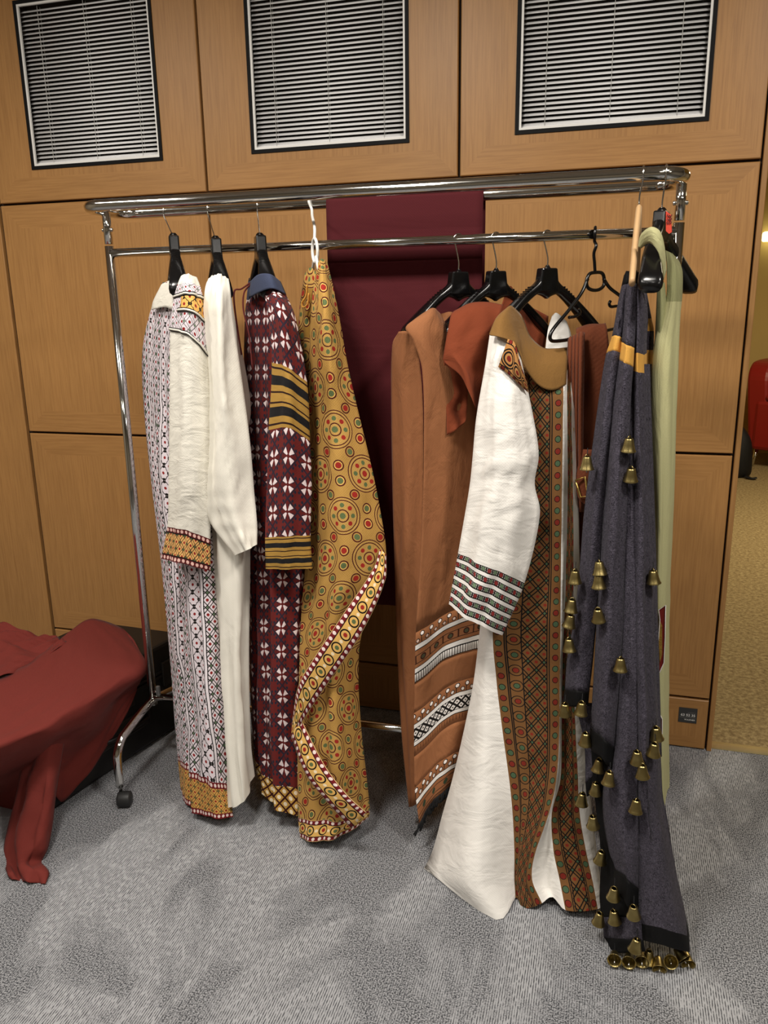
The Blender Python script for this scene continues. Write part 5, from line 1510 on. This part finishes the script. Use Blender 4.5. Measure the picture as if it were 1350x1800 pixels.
ap_ = poly(g, 'applique', pa, 1.956, MF_APR, label='red applique with gold centre and white outline')
poly(g, 'applique_centre', [(1160, 1090), (1164, 1100), (1164, 1150), (1160, 1165), (1158, 1130)], 1.954, MF_APG, parent=ap_)
pb = [(1154, 1254), (1159, 1253), (1164, 1264), (1164, 1290), (1160, 1296), (1154, 1288)]
bp_ = poly(g, 'applique', pb, 1.956, MF_APR)
for PP, par in ((pa, ap_), (pb, bp_)):
    v, f = tube([A(x, y, 1.954) for x, y in PP], .0011, 5, closed=True); g.part('applique_outline', v, f, MF_LINEN3, uvs=[(0, 0)] * len(v), parent=par)

# ------------------------------------------------------------------ flight case under a brick-red drape
d_ = np.array([.20, .98]); n_ = np.array([-.999, .05])
FR = np.array([-1.643, 1.838])
def cs(a, b, z): return np.array([FR[0] + d_[0] * a + n_[0] * b, FR[1] + d_[1] * a + n_[1] * b, z])
def cbox(a0, a1, b0, b1, z0, z1):
    v, f = box(a0, a1, b0, b1, z0, z1)
    return [cs(*p) for p in v], f
M_CASE = plain('case_black', '141210', .5, var=.1, bs=.15, bscale=300)
M_CASETRIM = plain('case_trim', '2E2A26', .35, .5)
T = Thing('flight_case', cs(.33, .2, 0), 'black equipment case on the floor beneath the brick-red drape', 'case')
v, f = cbox(0, .655, 0, .42, 0.012, .255); T.part('case_body', v, f, M_CASE, smooth=False, bevel=.012)
v, f = cbox(0, .655, 0, .42, .262, .368); T.part('lid', v, f, M_CASE, smooth=False, bevel=.012)
for z in (.245, .262): 
    v, f = cbox(-.004, .659, -.004, .424, z, z + .010); T.part('edge_strip', v, f, M_CASETRIM, smooth=False)
for a in (.10, .34, .55):
    v, f = cbox(a - .03, a + .03, -.010, .002, .205, .300); la = T.part('latch', v, f, M_CASETRIM, smooth=False, bevel=.004)
v, f = cbox(.20, .44, -.008, .002, .10, .17); T.part('handle_plate', v, f, M_CASETRIM, smooth=False, bevel=.006)
v, f = tube(spl([cs(.22, -.012, .135), cs(.26, -.024, .135), cs(.38, -.024, .135), cs(.42, -.012, .135)], 5), .008, 8); T.part('handle', v, f, M_CASE)
for a in (0.0, .655):
    for b in (0, .42):
        v, f = cbox(a - .004 if a == 0 else a - .04, a + .04 if a == 0 else a + .004, b - .004 if b == 0 else b - .04, b + .04 if b == 0 else b + .004, .318, .374); T.part('corner_cap', v, f, M_CASETRIM, smooth=False, bevel=.008)
        v, f = cbox(a + (.02 if a == 0 else -.06), a + (.06 if a == 0 else -.02), b + (.02 if b == 0 else -.06), b + (.06 if b == 0 else -.02), 0, .014); T.part('foot', v, f, M_CASETRIM, smooth=False)

g = Thing('drape', cs(.2, .3, 0), 'brick-red linen cloth thrown over the black case with a tail on the floor', 'cloth')
P0 = cs(0, -.022, 0); P1 = cs(1, -.022, 0); Q0 = cs(-.022, 0, 0); Q1 = cs(-.022, 1, 0)
W = lambda x, y: Vp(x, y, P0, P1)
Wf = lambda x, y: Vp(x, y, Q0, Q1)
cols = [[Zp(120, 1112, .405), Zp(160, 1088, .425), Zp(203, 1099, .40), Zp(232, 1121, .385), Zp(246, 1146, .378)],
        [Zp(95, 1132, .405), Zp(168, 1122, .412), Zp(248, 1160, .382), W(247, 1192), W(237, 1222)],
        [Zp(70, 1152, .405), Zp(150, 1168, .405), Zp(205, 1203, .385), W(211, 1240), W(190, 1312)],
        [Zp(40, 1172, .402), Zp(112, 1212, .40), Zp(152, 1240, .385), W(162, 1298), W(142, 1372)],
        [Zp(5, 1190, .402), Zp(72, 1236, .396), Zp(112, 1262, .384), W(124, 1330), W(114, 1410)],
        [Zp(-25, 1200, .40), Zp(45, 1252, .392), Zp(88, 1279, .382), W(100, 1335), W(94, 1400)],
        [Zp(-50, 1205, .40), Zp(20, 1268, .392), Zp(58, 1292, .382), Wf(60, 1370), Wf(60, 1436)],
        [Zp(-90, 1212, .40), Zp(-20, 1280, .39), Zp(15, 1312, .382), Wf(14, 1385), Wf(6, 1455)],
        [Zp(-150, 1220, .40), Zp(-90, 1290, .39), Zp(-60, 1335, .382), Wf(-62, 1410), Wf(-66, 1478)],
        [Zp(-260, 1240, .40), Zp(-200, 1310, .39), Zp(-170, 1365, .382), Wf(-175, 1440), Wf(-180, 1510)]]
rws = [[cols[k][r] for k in range(len(cols) - 1, -1, -1)] for r in range(5)]
Sheet(rws, 7, 9, folds=((3.5, .006, .2, .3), (6.5, .004, .4, .45)), seed=17, rough=.004).emit(g, [('cloth', MF_DRAPE, None)], solid=.003)
rws = [[Zp(-200, 1100, .47), Zp(-60, 1092, .47), Zp(0, 1095, .46), Zp(40, 1107, .44), Zp(72, 1118, .415), Zp(100, 1122, .405)],
       [Zp(-200, 1140, .43), Zp(-60, 1128, .44), Zp(0, 1132, .425), Zp(45, 1138, .41), Zp(85, 1136, .402), Zp(108, 1128, .402)],
       [Zp(-220, 1235, .40), Zp(-90, 1205, .40), Zp(0, 1195, .40), Zp(45, 1174, .40), Zp(90, 1150, .402), Zp(118, 1132, .404)]]
Sheet(rws, 7, 9, folds=((3.2, .008, .1),), seed=23, rough=.010, edge=False).emit(g, [('bunched_fold', MF_DRAPE, None)], solid=.003)
rows = [(1262, [(62, 1288, 1.87), (80, 1275, 1.86), (98, 1265, 1.865), (122, 1258, 1.90)]), (1300, [(50, 1312, 1.825), (70, 1302, 1.80), (92, 1296, 1.805), (114, 1298, 1.85)]), (1350, [(38, 1.785), (62, 1.755), (86, 1.755), (105, 1.81)]), (1405, [(27, 1.74), (54, 1.71), (78, 1.705), (97, 1.755)]),
        (1450, [(15, 1.70), (42, 1.665), (68, 1.66), (92, 1.71)]), (1490, [(7, 1.66), (34, 1.62), (60, 1.615), (84, 1.665)]),
        (1515, [(7, 1.625), (32, 1.59), (52, 1.60), (73, 1.635)]), [Zp(13, 1535, .016), Zp(38, 1535, .012), Zp(58, 1526, .034), Zp(86, 1534, .008)], [Zp(18, 1544, .004), Zp(42, 1549, .004), Zp(62, 1552, .004), Zp(80, 1554, .004)]]
Sheet(rows, 7, 7, folds=((2.3, .011, .1, .05),), seed=5, rough=.002).emit(g, [('cloth_tail', MF_DRAPE, None)], solid=.003)
